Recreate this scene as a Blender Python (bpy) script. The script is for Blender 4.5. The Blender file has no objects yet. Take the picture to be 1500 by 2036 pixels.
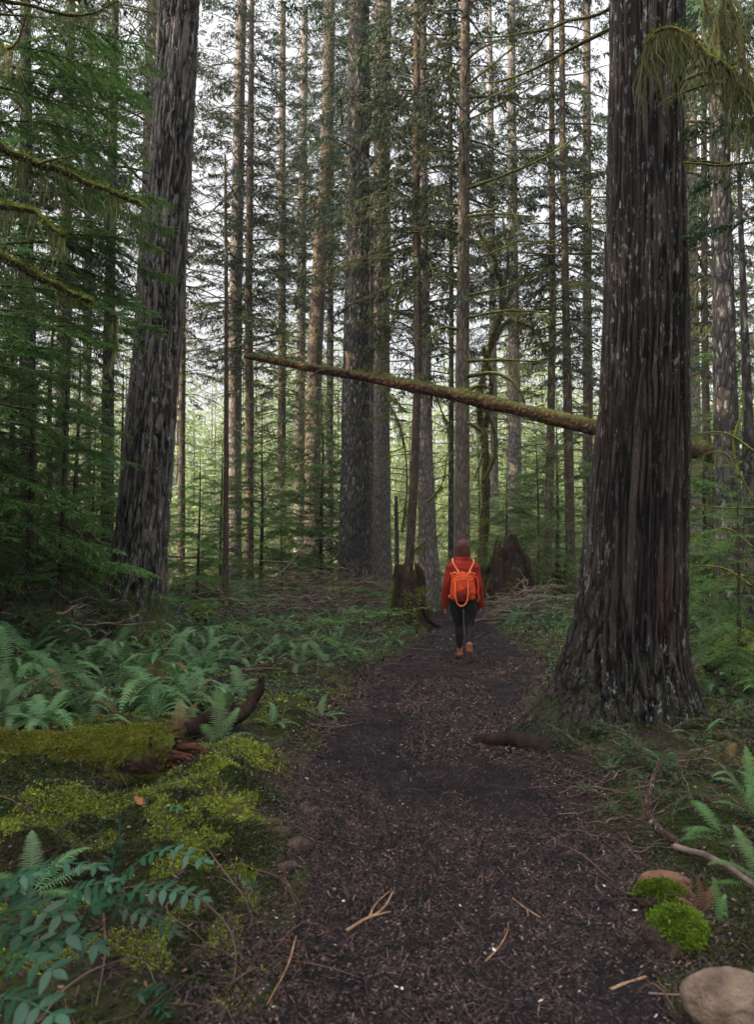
import bpy, bmesh, math, random
import numpy as np
from mathutils import Vector, Matrix, Euler

random.seed(7)
S = bpy.context.scene
C = S.collection
R = math.radians
PI = math.pi

# ------------------------------------------------------------------ camera, sky, sun, exposure
F_PX = 1650.0                       # focal length in pixels of the 1500x2036 photograph
CAM_Z = 1.5
PITCH = math.atan((1095 - 1018) / F_PX)
cam_d = bpy.data.cameras.new("camera")
cam = bpy.data.objects.new("camera", cam_d)
C.objects.link(cam)
cam.location = (0, 0, CAM_Z)
cam.rotation_euler = (PI / 2 + PITCH, 0, 0)
cam_d.sensor_fit = 'VERTICAL'
cam_d.sensor_height = 36
cam_d.lens = F_PX / 2036 * 36
cam_d.clip_start = 0.05
cam_d.clip_end = 2000
cam_d.dof.use_dof = True
cam_d.dof.focus_distance = 11.0
cam_d.dof.aperture_fstop = 4.0
S.camera = cam

SUN_EL, SUN_AZ = 27.0, 248.0        # azimuth clockwise from +Y (north): sun stands left and a little behind the camera
W = bpy.data.worlds.new("World")
S.world = W
W.use_nodes = True
nt = W.node_tree
nt.nodes.clear()
sky = nt.nodes.new('ShaderNodeTexSky')
sky.sky_type = 'NISHITA'
sky.sun_disc = False
sky.sun_elevation = R(SUN_EL)
sky.sun_rotation = R(SUN_AZ)
sky.air_density = 1.0
sky.dust_density = 3.0
# thin high cloud over the whole sky: the sky colour is mostly drained of its blue
tc = nt.nodes.new('ShaderNodeTexCoord')
cn = nt.nodes.new('ShaderNodeTexNoise'); cn.inputs['Scale'].default_value = 2.2; cn.inputs['Detail'].default_value = 5
nt.links.new(tc.outputs['Generated'], cn.inputs['Vector'])
bw = nt.nodes.new('ShaderNodeRGBToBW')
nt.links.new(sky.outputs[0], bw.inputs[0])
mr = nt.nodes.new('ShaderNodeMapRange')
mr.inputs[1].default_value = 0.35; mr.inputs[2].default_value = 0.7
mr.inputs[3].default_value = 0.90; mr.inputs[4].default_value = 0.98
nt.links.new(cn.outputs['Fac'], mr.inputs[0])
cl = nt.nodes.new('ShaderNodeMix'); cl.data_type = 'RGBA'; cl.blend_type = 'MULTIPLY'
cl.inputs[0].default_value = 1.0
cl.inputs[6].default_value = (0.99, 0.99, 1.02, 1)
nt.links.new(bw.outputs[0], cl.inputs[7])
mx = nt.nodes.new('ShaderNodeMix'); mx.data_type = 'RGBA'
nt.links.new(mr.outputs[0], mx.inputs[0])
nt.links.new(sky.outputs[0], mx.inputs[6])
nt.links.new(cl.outputs[2], mx.inputs[7])
# overcast skies are brighter overhead than near the horizon
sx = nt.nodes.new('ShaderNodeSeparateXYZ'); nt.links.new(tc.outputs['Generated'], sx.inputs[0])
zc = nt.nodes.new('ShaderNodeMath'); zc.operation = 'MAXIMUM'; zc.inputs[1].default_value = 0.0; nt.links.new(sx.outputs[2], zc.inputs[0])
zq = nt.nodes.new('ShaderNodeMath'); zq.operation = 'MULTIPLY_ADD'; nt.links.new(zc.outputs[0], zq.inputs[0]); zq.inputs[1].default_value = 3.0; zq.inputs[2].default_value = 0.25
zr_ = nt.nodes.new('ShaderNodeMath'); zr_.operation = 'MULTIPLY_ADD'; nt.links.new(zc.outputs[0], zr_.inputs[0]); nt.links.new(zq.outputs[0], zr_.inputs[1]); zr_.inputs[2].default_value = 0.34
gm = nt.nodes.new('ShaderNodeVectorMath'); gm.operation = 'SCALE'; nt.links.new(mx.outputs[2], gm.inputs[0]); nt.links.new(zr_.outputs[0], gm.inputs[3])
bg = nt.nodes.new('ShaderNodeBackground'); bg.inputs[1].default_value = 0.15
nt.links.new(gm.outputs[0], bg.inputs[0])
wo = nt.nodes.new('ShaderNodeOutputWorld')
nt.links.new(bg.outputs[0], wo.inputs[0])

sd = bpy.data.lights.new("sun", 'SUN')
sd.energy = 3.8; sd.angle = R(0.6); sd.color = (1.0, 0.80, 0.55)
so = bpy.data.objects.new("sun", sd)
C.objects.link(so)
az, el = R(SUN_AZ), R(SUN_EL)
sdir = Vector((math.sin(az) * math.cos(el), math.cos(az) * math.cos(el), math.sin(el)))
so.rotation_euler = sdir.to_track_quat('Z', 'Y').to_euler()
so.location = (0, 0, 30)

S.view_settings.view_transform = 'Standard'
S.view_settings.look = 'None'
S.view_settings.gamma = 1
S.view_settings.exposure = 2.15
S.render.engine = 'CYCLES'
cy = S.cycles
cy.max_bounces = 4; cy.diffuse_bounces = 1; cy.glossy_bounces = 2
cy.transmission_bounces = 3; cy.transparent_max_bounces = 4; cy.volume_bounces = 0
cy.caustics_reflective = False; cy.caustics_refractive = False
cy.sample_clamp_indirect = 4
cy.use_denoising = True

# ------------------------------------------------------------------ numpy helpers
def hsh(ix, iy, iz):
    n = (ix * 73856093) ^ (iy * 19349663) ^ (iz * 83492791)
    n = (n ^ (n >> 13)) * 1274126177
    n = n & 0x7fffffff
    n = (n ^ (n >> 16))
    return (n & 0xffff) / 65535.0

def vnoise(p):
    p = np.asarray(p, float)
    i = np.floor(p).astype(np.int64)
    f = p - i
    f = f * f * (3 - 2 * f)
    x, y, z = i[..., 0], i[..., 1], i[..., 2]
    fx, fy, fz = f[..., 0], f[..., 1], f[..., 2]
    r = 0
    for a in (0, 1):
        for b in (0, 1):
            for c in (0, 1):
                w = (fx if a else 1 - fx) * (fy if b else 1 - fy) * (fz if c else 1 - fz)
                r = r + w * hsh(x + a, y + b, z + c)
    return r

def fbm(p, o=4):
    p = np.asarray(p, float)
    r = 0; a = 0.5; t = 0
    for k in range(o):
        r = r + a * vnoise(p * (2 ** k) + 17.3 * k)
        t += a; a *= 0.5
    return r / t

def sst(a, b, x):
    t = np.clip((x - a) / (b - a), 0, 1)
    return t * t * (3 - 2 * t)

# ------------------------------------------------------------------ photograph pixel -> place in the world
def P(px, py, Y):
    u = (px - 750) / F_PX; v = (1018 - py) / F_PX
    ca, sa = math.cos(PITCH), math.sin(PITCH)
    d = Vector((u, ca - v * sa, sa + v * ca))
    k = Y / d.y
    return Vector((d.x * k, Y, CAM_Z + d.z * k))

PE = np.array([  # depth, left edge x, right edge x of the footpath
    [-8, -0.75, 1.15], [0, -0.55, 1.0], [2.6, -0.36, 0.98], [4.1, -0.33, 1.10], [5.2, -0.46, 1.12], [6.1, -0.55, 0.98], [7.0, -0.42, 1.12],
    [8.1, -0.30, 1.45], [11, 0.12, 2.12], [13, 0.50, 2.22], [15, 0.85, 2.25], [19, 1.35, 2.35], [23.6, 1.5, 2.5], [27, 1.3, 2.4], [31, 0.6, 1.8], [40, -1.5, 0]])
def edgeL(y): return np.interp(y, PE[:, 0], PE[:, 1])
def edgeR(y): return np.interp(y, PE[:, 0], PE[:, 2])

BUMPS = [  # x, y, radius, height
    (-0.98, 4.75, 0.45, 0.20), (-1.75, 4.35, 0.45, 0.20), (-2.5, 4.9, 0.6, 0.15), (-0.85, 5.6, 0.32, 0.12), (-0.72, 4.0, 0.38, 0.10),
    (1.95, 6.6, 0.9, 0.14), (1.75, 5.2, 0.5, 0.08), (-4.1, 14, 1.3, 0.12), (0.75, 16.2, 0.8, 0.12), (4.9, 9.2, 1.0, 0.3),
    (-1.9, 3.0, 0.6, 0.05), (3.2, 18, 1.5, 0.25), (-1.5, 19, 2.5, 0.15), (5.0, 12.5, 1.2, 0.2)]
def H(x, y):
    x = np.asarray(x, float); y = np.asarray(y, float)
    eL, eR = edgeL(y), edgeR(y)
    dl = np.maximum(eL - x, 0); dr = np.maximum(x - eR, 0)
    h = 0.05 * sst(0, 0.35, dl) + 0.013 * dl + 0.012 * np.minimum(dl, 9) * sst(14, 26, y)
    h = h + 0.04 * sst(0, 0.35, dr) + 0.010 * dr
    for bx, by, br, bh in BUMPS:
        h = h + bh * np.exp(-((x - bx) ** 2 + (y - by) ** 2) / br ** 2)
    off = sst(0, 0.5, dl + dr)
    p = np.stack([x, y, 0 * x], -1)
    h = h + off * (0.16 * (fbm(p * 0.7, 3) - 0.5) + 0.07 * (fbm(p * 3.1 + 5, 3) - 0.5))
    h = h + (1 - off) * 0.02 * (fbm(p * 1.7 + 9, 3) - 0.5)
    lm = sst(0.05, 0.5, dl) * sst(3.2, 3.9, y) * (1 - sst(7, 9, y))
    h = h + lm * 0.13 * (1 - np.abs(2 * fbm(p * 1.9 + 40, 3) - 1) * 2.2 - .4)
    far = np.maximum(y - 40, 0)
    h = h + 0.03 * far + 0.00004 * far ** 2
    return h
def Hs(x, y): return float(H(np.array([x]), np.array([y]))[0])

def GP(px, py):
    """ground point seen at a photograph pixel"""
    Yv = np.geomspace(1.7, 60, 240)
    q = P(px, py, 1.0)
    xv = q.x * Yv; zv = CAM_Z + (q.z - CAM_Z) * Yv
    d = zv - H(xv, Yv)
    i = int(np.argmax(d < 0)) if (d < 0).any() else 239
    i = max(i, 1)
    f = d[i - 1] / (d[i - 1] - d[i] + 1e-9)
    Yh = float(Yv[i - 1] + (Yv[i] - Yv[i - 1]) * min(1, max(0, f)))
    return Vector((float(q.x * Yh), Yh, Hs(q.x * Yh, Yh)))

# ------------------------------------------------------------------ mesh output
def mk(name, V, F, mat, parent=None, tint=None, smooth=True, label=None, cat=None, group=None, kind=None, loc=None):
    V = np.asarray(V, np.float32)
    me = bpy.data.meshes.new(name)
    Fl = F if isinstance(F, list) else [F]
    Fl = [np.asarray(f, np.int32) for f in Fl if len(f)]
    loops = np.concatenate([f.ravel() for f in Fl])
    sizes = np.concatenate([np.full(len(f), f.shape[1], np.int32) for f in Fl])
    starts = np.concatenate([[0], np.cumsum(sizes)[:-1]]).astype(np.int32)
    me.vertices.add(len(V)); me.vertices.foreach_set('co', V.ravel())
    me.loops.add(len(loops)); me.loops.foreach_set('vertex_index', loops)
    me.polygons.add(len(sizes)); me.polygons.foreach_set('loop_start', starts)
    me.polygons.foreach_set('loop_total', sizes)
    if smooth: me.polygons.foreach_set('use_smooth', np.ones(len(sizes), bool))
    if tint is not None:
        a = me.attributes.new('tint', 'FLOAT', 'POINT')
        a.data.foreach_set('value', np.asarray(tint, np.float32))
    me.update(calc_edges=True)
    me.validate()
    if mat: me.materials.append(mat)
    o = bpy.data.objects.new(name, me)
    C.objects.link(o)
    if parent: o.parent = parent
    if loc is not None: o.location = loc
    tag(o, label, cat, group, kind)
    return o

def tag(o, label=None, cat=None, group=None, kind=None):
    if label: o['label'] = label
    if cat: o['category'] = cat
    if group: o['group'] = group
    if kind: o['kind'] = kind
    return o

def empty(name, loc, label=None, cat=None, group=None, rz=0):
    o = bpy.data.objects.new(name, None)
    C.objects.link(o); o.location = loc; o.rotation_euler = (0, 0, rz)
    return tag(o, label, cat, group)

class MB:
    """collects pieces of one mesh"""
    def __init__(s): s.V = []; s.Q = []; s.T = []; s.t = []; s.n = 0
    def add(s, V, Q=None, T=None, tint=0.5):
        V = np.asarray(V, float)
        s.V.append(V)
        if Q is not None and len(Q): s.Q.append(np.asarray(Q, int) + s.n)
        if T is not None and len(T): s.T.append(np.asarray(T, int) + s.n)
        s.t.append(np.broadcast_to(np.asarray(tint, float), (len(V),)))
        s.n += len(V)
    def build(s, name, mat, parent=None, **k):
        F = []
        if s.Q: F.append(np.concatenate(s.Q))
        if s.T: F.append(np.concatenate(s.T))
        return mk(name, np.concatenate(s.V), F, mat, parent, tint=np.concatenate(s.t), **k)

def tube_arr(pts, rad, sides=8, cap=True, twist=0):
    pts = np.asarray(pts, float); rad = np.asarray(rad, float)
    n = len(pts)
    T = np.gradient(pts, axis=0)
    T /= np.linalg.norm(T, axis=1)[:, None] + 1e-9
    ref = np.array([0, 0, 1.0]) if abs(T[:, 2]).mean() < 0.8 else np.array([1.0, 0, 0])
    A = np.cross(T, ref); A /= np.linalg.norm(A, axis=1)[:, None] + 1e-9
    B = np.cross(T, A)
    th = np.linspace(0, 2 * PI, sides, endpoint=False)
    V = pts[:, None, :] + rad[:, None, None] * (np.cos(th)[None, :, None] * A[:, None, :] + np.sin(th)[None, :, None] * B[:, None, :])
    V = V.reshape(-1, 3)
    i = np.arange(n - 1)[:, None] * sides; j = np.arange(sides)[None, :]; k = (j + 1) % sides
    Q = np.stack([i + j, i + k, i + sides + k, i + sides + j], -1).reshape(-1, 4)
    Tr = []
    if cap:
        V = np.concatenate([V, pts[:1], pts[-1:]])
        a, b = n * sides, n * sides + 1
        jj = np.arange(sides); kk = (jj + 1) % sides
        Tr = np.concatenate([np.stack([np.full(sides, a), kk, jj], 1), np.stack([np.full(sides, b), (n - 1) * sides + jj, (n - 1) * sides + kk], 1)])
    return V, Q, Tr

def curve_pts(ctrl, n):
    """Catmull-Rom through control points"""
    c = np.asarray([tuple(q) for q in ctrl], float)
    c = np.concatenate([[2 * c[0] - c[1]], c, [2 * c[-1] - c[-2]]])
    m = len(c) - 3
    out = []
    for t in np.linspace(0, m - 1e-6, n):
        i = int(t); f = t - i
        p0, p1, p2, p3 = c[i:i + 4]
        out.append(0.5 * ((2 * p1) + (-p0 + p2) * f + (2 * p0 - 5 * p1 + 4 * p2 - p3) * f * f + (-p0 + 3 * p1 - 3 * p2 + p3) * f ** 3))
    return np.array(out)

# ------------------------------------------------------------------ materials
def new_mat(name):
    m = bpy.data.materials.new(name); m.use_nodes = True
    t = m.node_tree; t.nodes.clear()
    out = t.nodes.new('ShaderNodeOutputMaterial')
    b = t.nodes.new('ShaderNodeBsdfPrincipled')
    t.links.new(b.outputs[0], out.inputs[0])
    return m, t, b, out
class N:
    def __init__(s, t): s.t = t
    def node(s, typ, ins=None, **props):
        n = s.t.nodes.new(typ)
        for k, v in props.items(): setattr(n, k, v)
        for k, v in (ins or {}).items():
            if isinstance(v, bpy.types.NodeSocket): s.t.links.new(v, n.inputs[k])
            else: n.inputs[k].default_value = v
        return n
    def coord(s, scale=(1, 1, 1), which='Object'):
        tc = s.node('ShaderNodeTexCoord')
        return s.node('ShaderNodeMapping', {0: tc.outputs[which], 3: scale}).outputs[0]
    def noise(s, vec, scale, detail=3, rough=0.55, dist=0):
        return s.node('ShaderNodeTexNoise', {'Vector': vec, 'Scale': scale, 'Detail': detail, 'Roughness': rough, 'Distortion': dist}).outputs['Fac']
    def vor(s, vec, scale, feature='F1'):
        n = s.node('ShaderNodeTexVoronoi', {'Vector': vec, 'Scale': scale}); n.feature = feature
        return n.outputs['Distance']
    def ramp(s, f, a, b, lo=0.0, hi=1.0):
        n = s.node('ShaderNodeMapRange', {0: f, 1: a, 2: b, 3: lo, 4: hi}); return n.outputs[0]
    def mix(s, f, a, b):
        n = s.t.nodes.new('ShaderNodeMix'); n.data_type = 'RGBA'
        for k, v in ((0, f), (6, a), (7, b)):
            if isinstance(v, bpy.types.NodeSocket): s.t.links.new(v, n.inputs[k])
            else: n.inputs[k].default_value = (*v, 1) if isinstance(v, tuple) and len(v) == 3 else v
        return n.outputs[2]
    def math(s, op, a, b=0.0):
        n = s.node('ShaderNodeMath', {0: a, 1: b}, operation=op); return n.outputs[0]
    def bump(s, h, dist, strength=1.0):
        return s.node('ShaderNodeBump', {'Height': h, 'Distance': dist, 'Strength': strength}).outputs[0]
    def attr(s, name='tint'):
        return s.node('ShaderNodeAttribute', attribute_name=name).outputs['Fac']
    def up(s):
        g = s.node('ShaderNodeNewGeometry')
        x = s.node('ShaderNodeSeparateXYZ', {0: g.outputs['Normal']}); return x.outputs[2]

def leaf_mat(name, c1, c2, c3=None, transl=0.35, rough=0.5, scale=1.2, spec=0.4, tcol=None):
    m, t, b, out = new_mat(name); n = N(t)
    v = n.coord()
    f = n.ramp(n.noise(v, scale, 3), 0.35, 0.65)
    col = n.mix(f, c1, c2)
    a = n.attr()
    col = n.mix(n.ramp(a, 0.0, 1.0, 0.0, 0.75), col, tuple(min(1, x * 1.9) for x in c2))
    if c3: col = n.mix(n.ramp(n.noise(v, scale * 0.45, 2), 0.56, 0.72, 0, 0.8), col, c3)
    rnd = n.node('ShaderNodeObjectInfo').outputs['Random']
    hs = n.node('ShaderNodeHueSaturation', {'Hue': n.ramp(rnd, 0, 1, 0.485, 0.515), 'Value': n.ramp(rnd, 0, 1, 0.62, 1.25), 'Color': col})
    col = hs.outputs[0]
    t.links.new(col, b.inputs['Base Color'])
    b.inputs['Roughness'].default_value = rough
    b.inputs['Specular IOR Level'].default_value = spec
    tr = t.nodes.new('ShaderNodeBsdfTranslucent')
    t.links.new(col, tr.inputs[0])
    ms = t.nodes.new('ShaderNodeMixShader'); ms.inputs[0].default_value = transl
    t.links.new(b.outputs[0], ms.inputs[1]); t.links.new(tr.outputs[0], ms.inputs[2])
    t.links.new(ms.outputs[0], out.inputs[0])
    return m

def bark_mat(name, dark, light, fx=9.0, fz=2.0, lichen=0.3, moss=0.3, bump=0.02, mosstop=0.0, red=0.0, basemoss=1.5, mosscol=(0.055, 0.075, 0.015), use_attr=False, lich_col=(0.42, 0.44, 0.42), speck=14, scar=None):
    m, t, b, out = new_mat(name); n = N(t)
    v = n.coord((1, 1, fz / fx))
    warp = n.node('ShaderNodeVectorMath', {0: v, 1: n.node('ShaderNodeVectorMath', {0: n.node('ShaderNodeTexNoise', {'Vector': v, 'Scale': fx * 0.6}).outputs['Color'], 'Scale': 0.10}, operation='SCALE').outputs[0]}, operation='ADD').outputs[0]
    cr = n.node('ShaderNodeTexVoronoi', {'Vector': warp, 'Scale': fx}, feature='DISTANCE_TO_EDGE').outputs['Distance']
    ridge = n.ramp(cr, 0.0, 0.32)
    fine = n.noise(n.coord((1, 1, 0.25)), fx * 5, 5, 0.65)
    h = n.math('ADD', n.math('MULTIPLY', ridge, 0.75), n.math('MULTIPLY', fine, 0.6))
    if use_attr:
        a = n.attr(); h2 = n.math('MULTIPLY', n.ramp(a, 0.15, 0.8), n.ramp(fine, 0.2, 0.65, 0.4, 1.1))
        col = n.mix(h2, dark, light)
    else:
        col = n.mix(n.ramp(h, 0.25, 0.95), dark, light)
    big = n.noise(n.coord(), 1.3, 3)
    col = n.mix(n.ramp(big, 0.4, 0.7, 0, 0.5), col, tuple(x * 0.55 for x in light))
    if red > 0:
        rn = n.noise(n.coord((1, 1, 0.35)), 2.3, 4)
        col = n.mix(n.ramp(rn, 0.58, 0.72, 0, red), col, (0.11, 0.035, 0.018))
    if lichen > 0:
        ln = n.noise(n.coord((1, 1, 0.35)), speck, 4, 0.7)
        lb = n.noise(n.coord((1, 1, 0.5)), 1.1, 2)
        lm = n.math('MULTIPLY', n.ramp(ln, 0.56, 0.64), n.ramp(lb, 0.38, 0.62, 0.15, 1.0))
        lm = n.math('MULTIPLY', lm, n.math('MULTIPLY', n.ramp(h, 0.3, 0.7), lichen))
        col = n.mix(lm, col, lich_col)
    if scar:
        # raw wood where bark has been torn off, and larger bleached flecks on the bole
        dv = n.node('ShaderNodeVectorMath', {0: n.node('ShaderNodeMapping', {0: n.node('ShaderNodeTexCoord').outputs['Object'], 1: (-scar[0], -scar[1], -scar[2] * .32), 3: (1, 1, .32)}).outputs[0]}, operation='LENGTH').outputs['Value']
        sc_ = n.math('ADD', dv, n.math('MULTIPLY', n.noise(n.coord((1, 1, .25)), 16, 4, .7), .22))
        col = n.mix(n.ramp(sc_, .24, .17, 0, .38), col, (0.075, 0.028, 0.02))
        fl2 = n.noise(n.coord((1, 1, .16)), 15, 3, .6)
        col = n.mix(n.math('MULTIPLY', n.ramp(fl2, .645, .68), n.ramp(n.noise(n.coord(), 1.4, 2), .45, .6, .1, .8)), col, (0.34, 0.31, 0.27))
    # moss: low on the trunk, and in patches
    sp = n.node('ShaderNodeSeparateXYZ', {0: n.coord()})
    mn = n.noise(n.coord(), 5.5, 4)
    zf = n.ramp(sp.outputs[2], 0.0, basemoss, 1.0, 0.0)
    mm = n.math('MULTIPLY', n.ramp(n.math('ADD', mn, n.math('MULTIPLY', zf, 0.32)), 0.62, 0.76), 1.0)
    if moss < 1: mm = n.math('MULTIPLY', mm, moss)
    col = n.mix(mm, col, n.mix(n.noise(n.coord(), 40, 2), tuple(x * 0.5 for x in mosscol), tuple(x * 1.7 for x in mosscol)))
    if mosstop > 0:
        u = n.ramp(n.math('ADD', n.up(), n.math('MULTIPLY', n.math('SUBTRACT', mn, 0.5), 1.4)), 0.0, 0.45, 0, mosstop)
        col = n.mix(u, col, n.mix(n.noise(n.coord(), 30, 2), tuple(x * 0.8 for x in mosscol), tuple(x * 2.2 for x in mosscol)))
    t.links.new(col, b.inputs['Base Color'])
    b.inputs['Roughness'].default_value = 0.85
    b.inputs['Specular IOR Level'].default_value = 0.08
    t.links.new(n.bump(h, bump), b.inputs['Normal'])
    return m

def simple_mat(name, c, c2=None, scale=20, rough=0.8, bump=0.004, bscale=None, stretch=(1, 1, 1), spec=0.1):
    m, t, b, out = new_mat(name); n = N(t)
    v = n.coord(stretch)
    f = n.noise(v, scale, 5, 0.6)
    col = n.mix(n.ramp(f, 0.35, 0.65), c, c2 or tuple(x * 0.6 for x in c))
    t.links.new(col, b.inputs['Base Color'])
    b.inputs['Roughness'].default_value = rough
    b.inputs['Specular IOR Level'].default_value = spec
    t.links.new(n.bump(n.noise(v, bscale or scale * 2, 5, 0.65), bump), b.inputs['Normal'])
    return m

M = {}
M['hemlock'] = leaf_mat('hemlock needles', (0.048, 0.105, 0.025), (0.10, 0.19, 0.042), transl=0.4)
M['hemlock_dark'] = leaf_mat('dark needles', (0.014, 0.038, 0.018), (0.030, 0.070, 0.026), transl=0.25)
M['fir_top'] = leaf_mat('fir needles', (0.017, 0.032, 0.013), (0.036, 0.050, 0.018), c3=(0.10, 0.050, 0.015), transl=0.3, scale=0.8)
M['far_green_lit'] = leaf_mat('sunlit far foliage', (0.115, 0.165, 0.06), (0.20, 0.25, 0.10), c3=(0.16, 0.13, 0.05), transl=0.4, scale=0.5)  # paler than real needles: the far sunlit, hazy glow is in the colour
M['fern'] = leaf_mat('fern green', (0.050, 0.110, 0.042), (0.11, 0.20, 0.075), transl=0.25, rough=0.4, scale=2.5, spec=0.28)
M['fern_bright'] = leaf_mat('fern bright green', (0.055, 0.13, 0.035), (0.10, 0.20, 0.05), transl=0.35, rough=0.45, scale=3)
M['fern_brown'] = leaf_mat('withered fern', (0.09, 0.045, 0.016), (0.16, 0.10, 0.035), transl=0.3, rough=0.7, scale=3)
M['mahonia'] = leaf_mat('leathery leaf', (0.010, 0.038, 0.018), (0.018, 0.064, 0.028), transl=0.08, rough=0.38, scale=8, spec=0.28)
M['cover'] = leaf_mat('ground cover leaf', (0.022, 0.070, 0.028), (0.05, 0.13, 0.055), transl=0.25, rough=0.4, scale=2, spec=0.5)
M['moss'] = leaf_mat('moss', (0.055, 0.070, 0.012), (0.19, 0.21, 0.026), transl=0.25, rough=0.8, scale=3.5, spec=0.15)
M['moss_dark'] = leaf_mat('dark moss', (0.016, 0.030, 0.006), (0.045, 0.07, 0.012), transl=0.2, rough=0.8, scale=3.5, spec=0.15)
M['moss_lime'] = leaf_mat('lime moss', (0.04, 0.075, 0.006), (0.12, 0.185, 0.014), transl=0.25, rough=0.8, scale=9, spec=0.15)
M['moss_hang'] = leaf_mat('hanging moss', (0.065, 0.075, 0.025), (0.14, 0.15, 0.06), transl=0.35, rough=0.9, scale=3, spec=0.1)
M['bark_fir'] = bark_mat('furrowed grey bark', (0.006, 0.005, 0.005), (0.155, 0.135, 0.125), fx=22, fz=5, lichen=0.85, moss=0.8, bump=0.02, use_attr=True, basemoss=1.6)
M['bark_cedar'] = bark_mat('fibrous cedar bark', (0.007, 0.006, 0.006), (0.070, 0.057, 0.050), fx=34, fz=2.2, lichen=0.8, moss=0.45, bump=0.028, red=0.12, use_attr=True, basemoss=0.9, speck=24, scar=(.12, -.42, 1.28), mosscol=(0.03, 0.042, 0.01))
M['bark_dark'] = bark_mat('dark lichen-specked bark', (0.012, 0.011, 0.011), (0.075, 0.066, 0.062), fx=11, fz=4, lichen=0.9, moss=0.6, bump=0.03, basemoss=1.6)
M['bark_grey'] = bark_mat('pale grey bark', (0.05, 0.042, 0.04), (0.22, 0.19, 0.18), fx=14, fz=5, lichen=0.4, moss=0.5, bump=0.02)
M['bark_warm'] = bark_mat('brown bark', (0.040, 0.031, 0.026), (0.14, 0.108, 0.085), fx=13, fz=4, lichen=0.25, moss=0.6, bump=0.02)
M['bark_thin'] = bark_mat('thin brown bark', (0.025, 0.018, 0.014), (0.09, 0.065, 0.05), fx=30, fz=10, lichen=0.4, moss=0.6, bump=0.006, mosstop=0.35)
M['limb'] = bark_mat('limb bark', (0.02, 0.016, 0.012), (0.07, 0.055, 0.04), fx=30, fz=30, lichen=0.2, moss=0.5, bump=0.004, mosstop=0.8, mosscol=(0.06, 0.07, 0.018), basemoss=0.01)
M['mossy_wood'] = bark_mat('wood under moss', (0.02, 0.014, 0.010), (0.075, 0.045, 0.03), fx=18, fz=18, lichen=0.15, moss=0.9, bump=0.01, mosstop=1.0, mosscol=(0.075, 0.09, 0.016), basemoss=0.01)
M['rot'] = simple_mat('rotten wood', (0.035, 0.02, 0.014), (0.012, 0.009, 0.007), 9, 0.9, 0.03, 14, (1, 1, 0.25))
M['rot_red'] = simple_mat('crumbling red wood', (0.10, 0.04, 0.022), (0.025, 0.012, 0.009), 14, 0.9, 0.02, 20)
M['stick'] = simple_mat('bare stick', (0.23, 0.175, 0.145), (0.08, 0.055, 0.045), 6, 0.8, 0.002)
M['stick_red'] = simple_mat('reddish stick', (0.15, 0.095, 0.08), (0.05, 0.03, 0.025), 3, 0.8, 0.002)
M['stick_pale'] = simple_mat('pale stick', (0.34, 0.21, 0.12), (0.16, 0.08, 0.045), 12, 0.75, 0.003)
M['pebble'] = simple_mat('river stone', (0.12, 0.08, 0.058), (0.04, 0.03, 0.025), 16, 0.8, 0.03, 60)
M['stone_tan'] = simple_mat('tan stone', (0.30, 0.215, 0.155), (0.13, 0.09, 0.068), 11, 0.85, 0.03, 55)

# ------------------------------------------------------------------ ground and path
def terrain_mat():
    m, t, b, out = new_mat('forest floor'); n = N(t)
    v = n.coord()
    lit = n.noise(v, 55, 6, 0.7)
    col = n.mix(n.ramp(lit, 0.35, 0.7), (0.010, 0.008, 0.007), (0.060, 0.038, 0.026))
    big = n.noise(v, 1.4, 5, 0.6)
    fine = n.noise(v, 30, 4, 0.7)
    mossc = n.mix(n.ramp(fine, 0.35, 0.7), (0.018, 0.030, 0.006), (0.085, 0.115, 0.018))
    col = n.mix(n.math('MULTIPLY', n.ramp(big, 0.40, 0.52), n.ramp(n.noise(v, 9, 4), 0.36, 0.54)), col, mossc)
    t.links.new(col, b.inputs['Base Color'])
    b.inputs['Roughness'].default_value = 0.95
    b.inputs['Specular IOR Level'].default_value = 0.15
    t.links.new(n.bump(n.noise(v, 38, 6, 0.7), 0.05), b.inputs['Normal'])
    return m
def path_mat():
    m, t, b, out = new_mat('dark wood-chip path'); n = N(t)
    v = n.coord()
    a = n.node('ShaderNodeTexVoronoi', {'Vector': v, 'Scale': 95.0, 'Randomness': 1.0})
    hue = n.node('ShaderNodeSeparateColor', {0: a.outputs['Color']})
    col = n.mix(n.ramp(hue.outputs[0], 0.0, 1.0), (0.009, 0.007, 0.008), (0.052, 0.034, 0.036))
    col = n.mix(n.ramp(hue.outputs[1], 0.90, 0.97, 0, 0.8), col, (0.15, 0.13, 0.14))
    col = n.mix(n.ramp(hue.outputs[2], 0.75, 0.95, 0, 0.6), col, (0.050, 0.029, 0.025))
    big = n.noise(v, 2.2, 5, 0.65)
    col = n.mix(n.ramp(big, 0.40, 0.60, 0, 0.75), col, (0.011, 0.009, 0.010))
    t.links.new(col, b.inputs['Base Color'])
    b.inputs['Roughness'].default_value = 0.72
    b.inputs['Specular IOR Level'].default_value = 0.12
    h = n.math('ADD', n.math('MULTIPLY', n.vor(v, 95), 0.6), n.noise(v, 60, 6, 0.75))
    t.links.new(n.bump(h, 0.05), b.inputs['Normal'])
    return m
M['terrain'] = terrain_mat(); M['path'] = path_mat()

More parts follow.
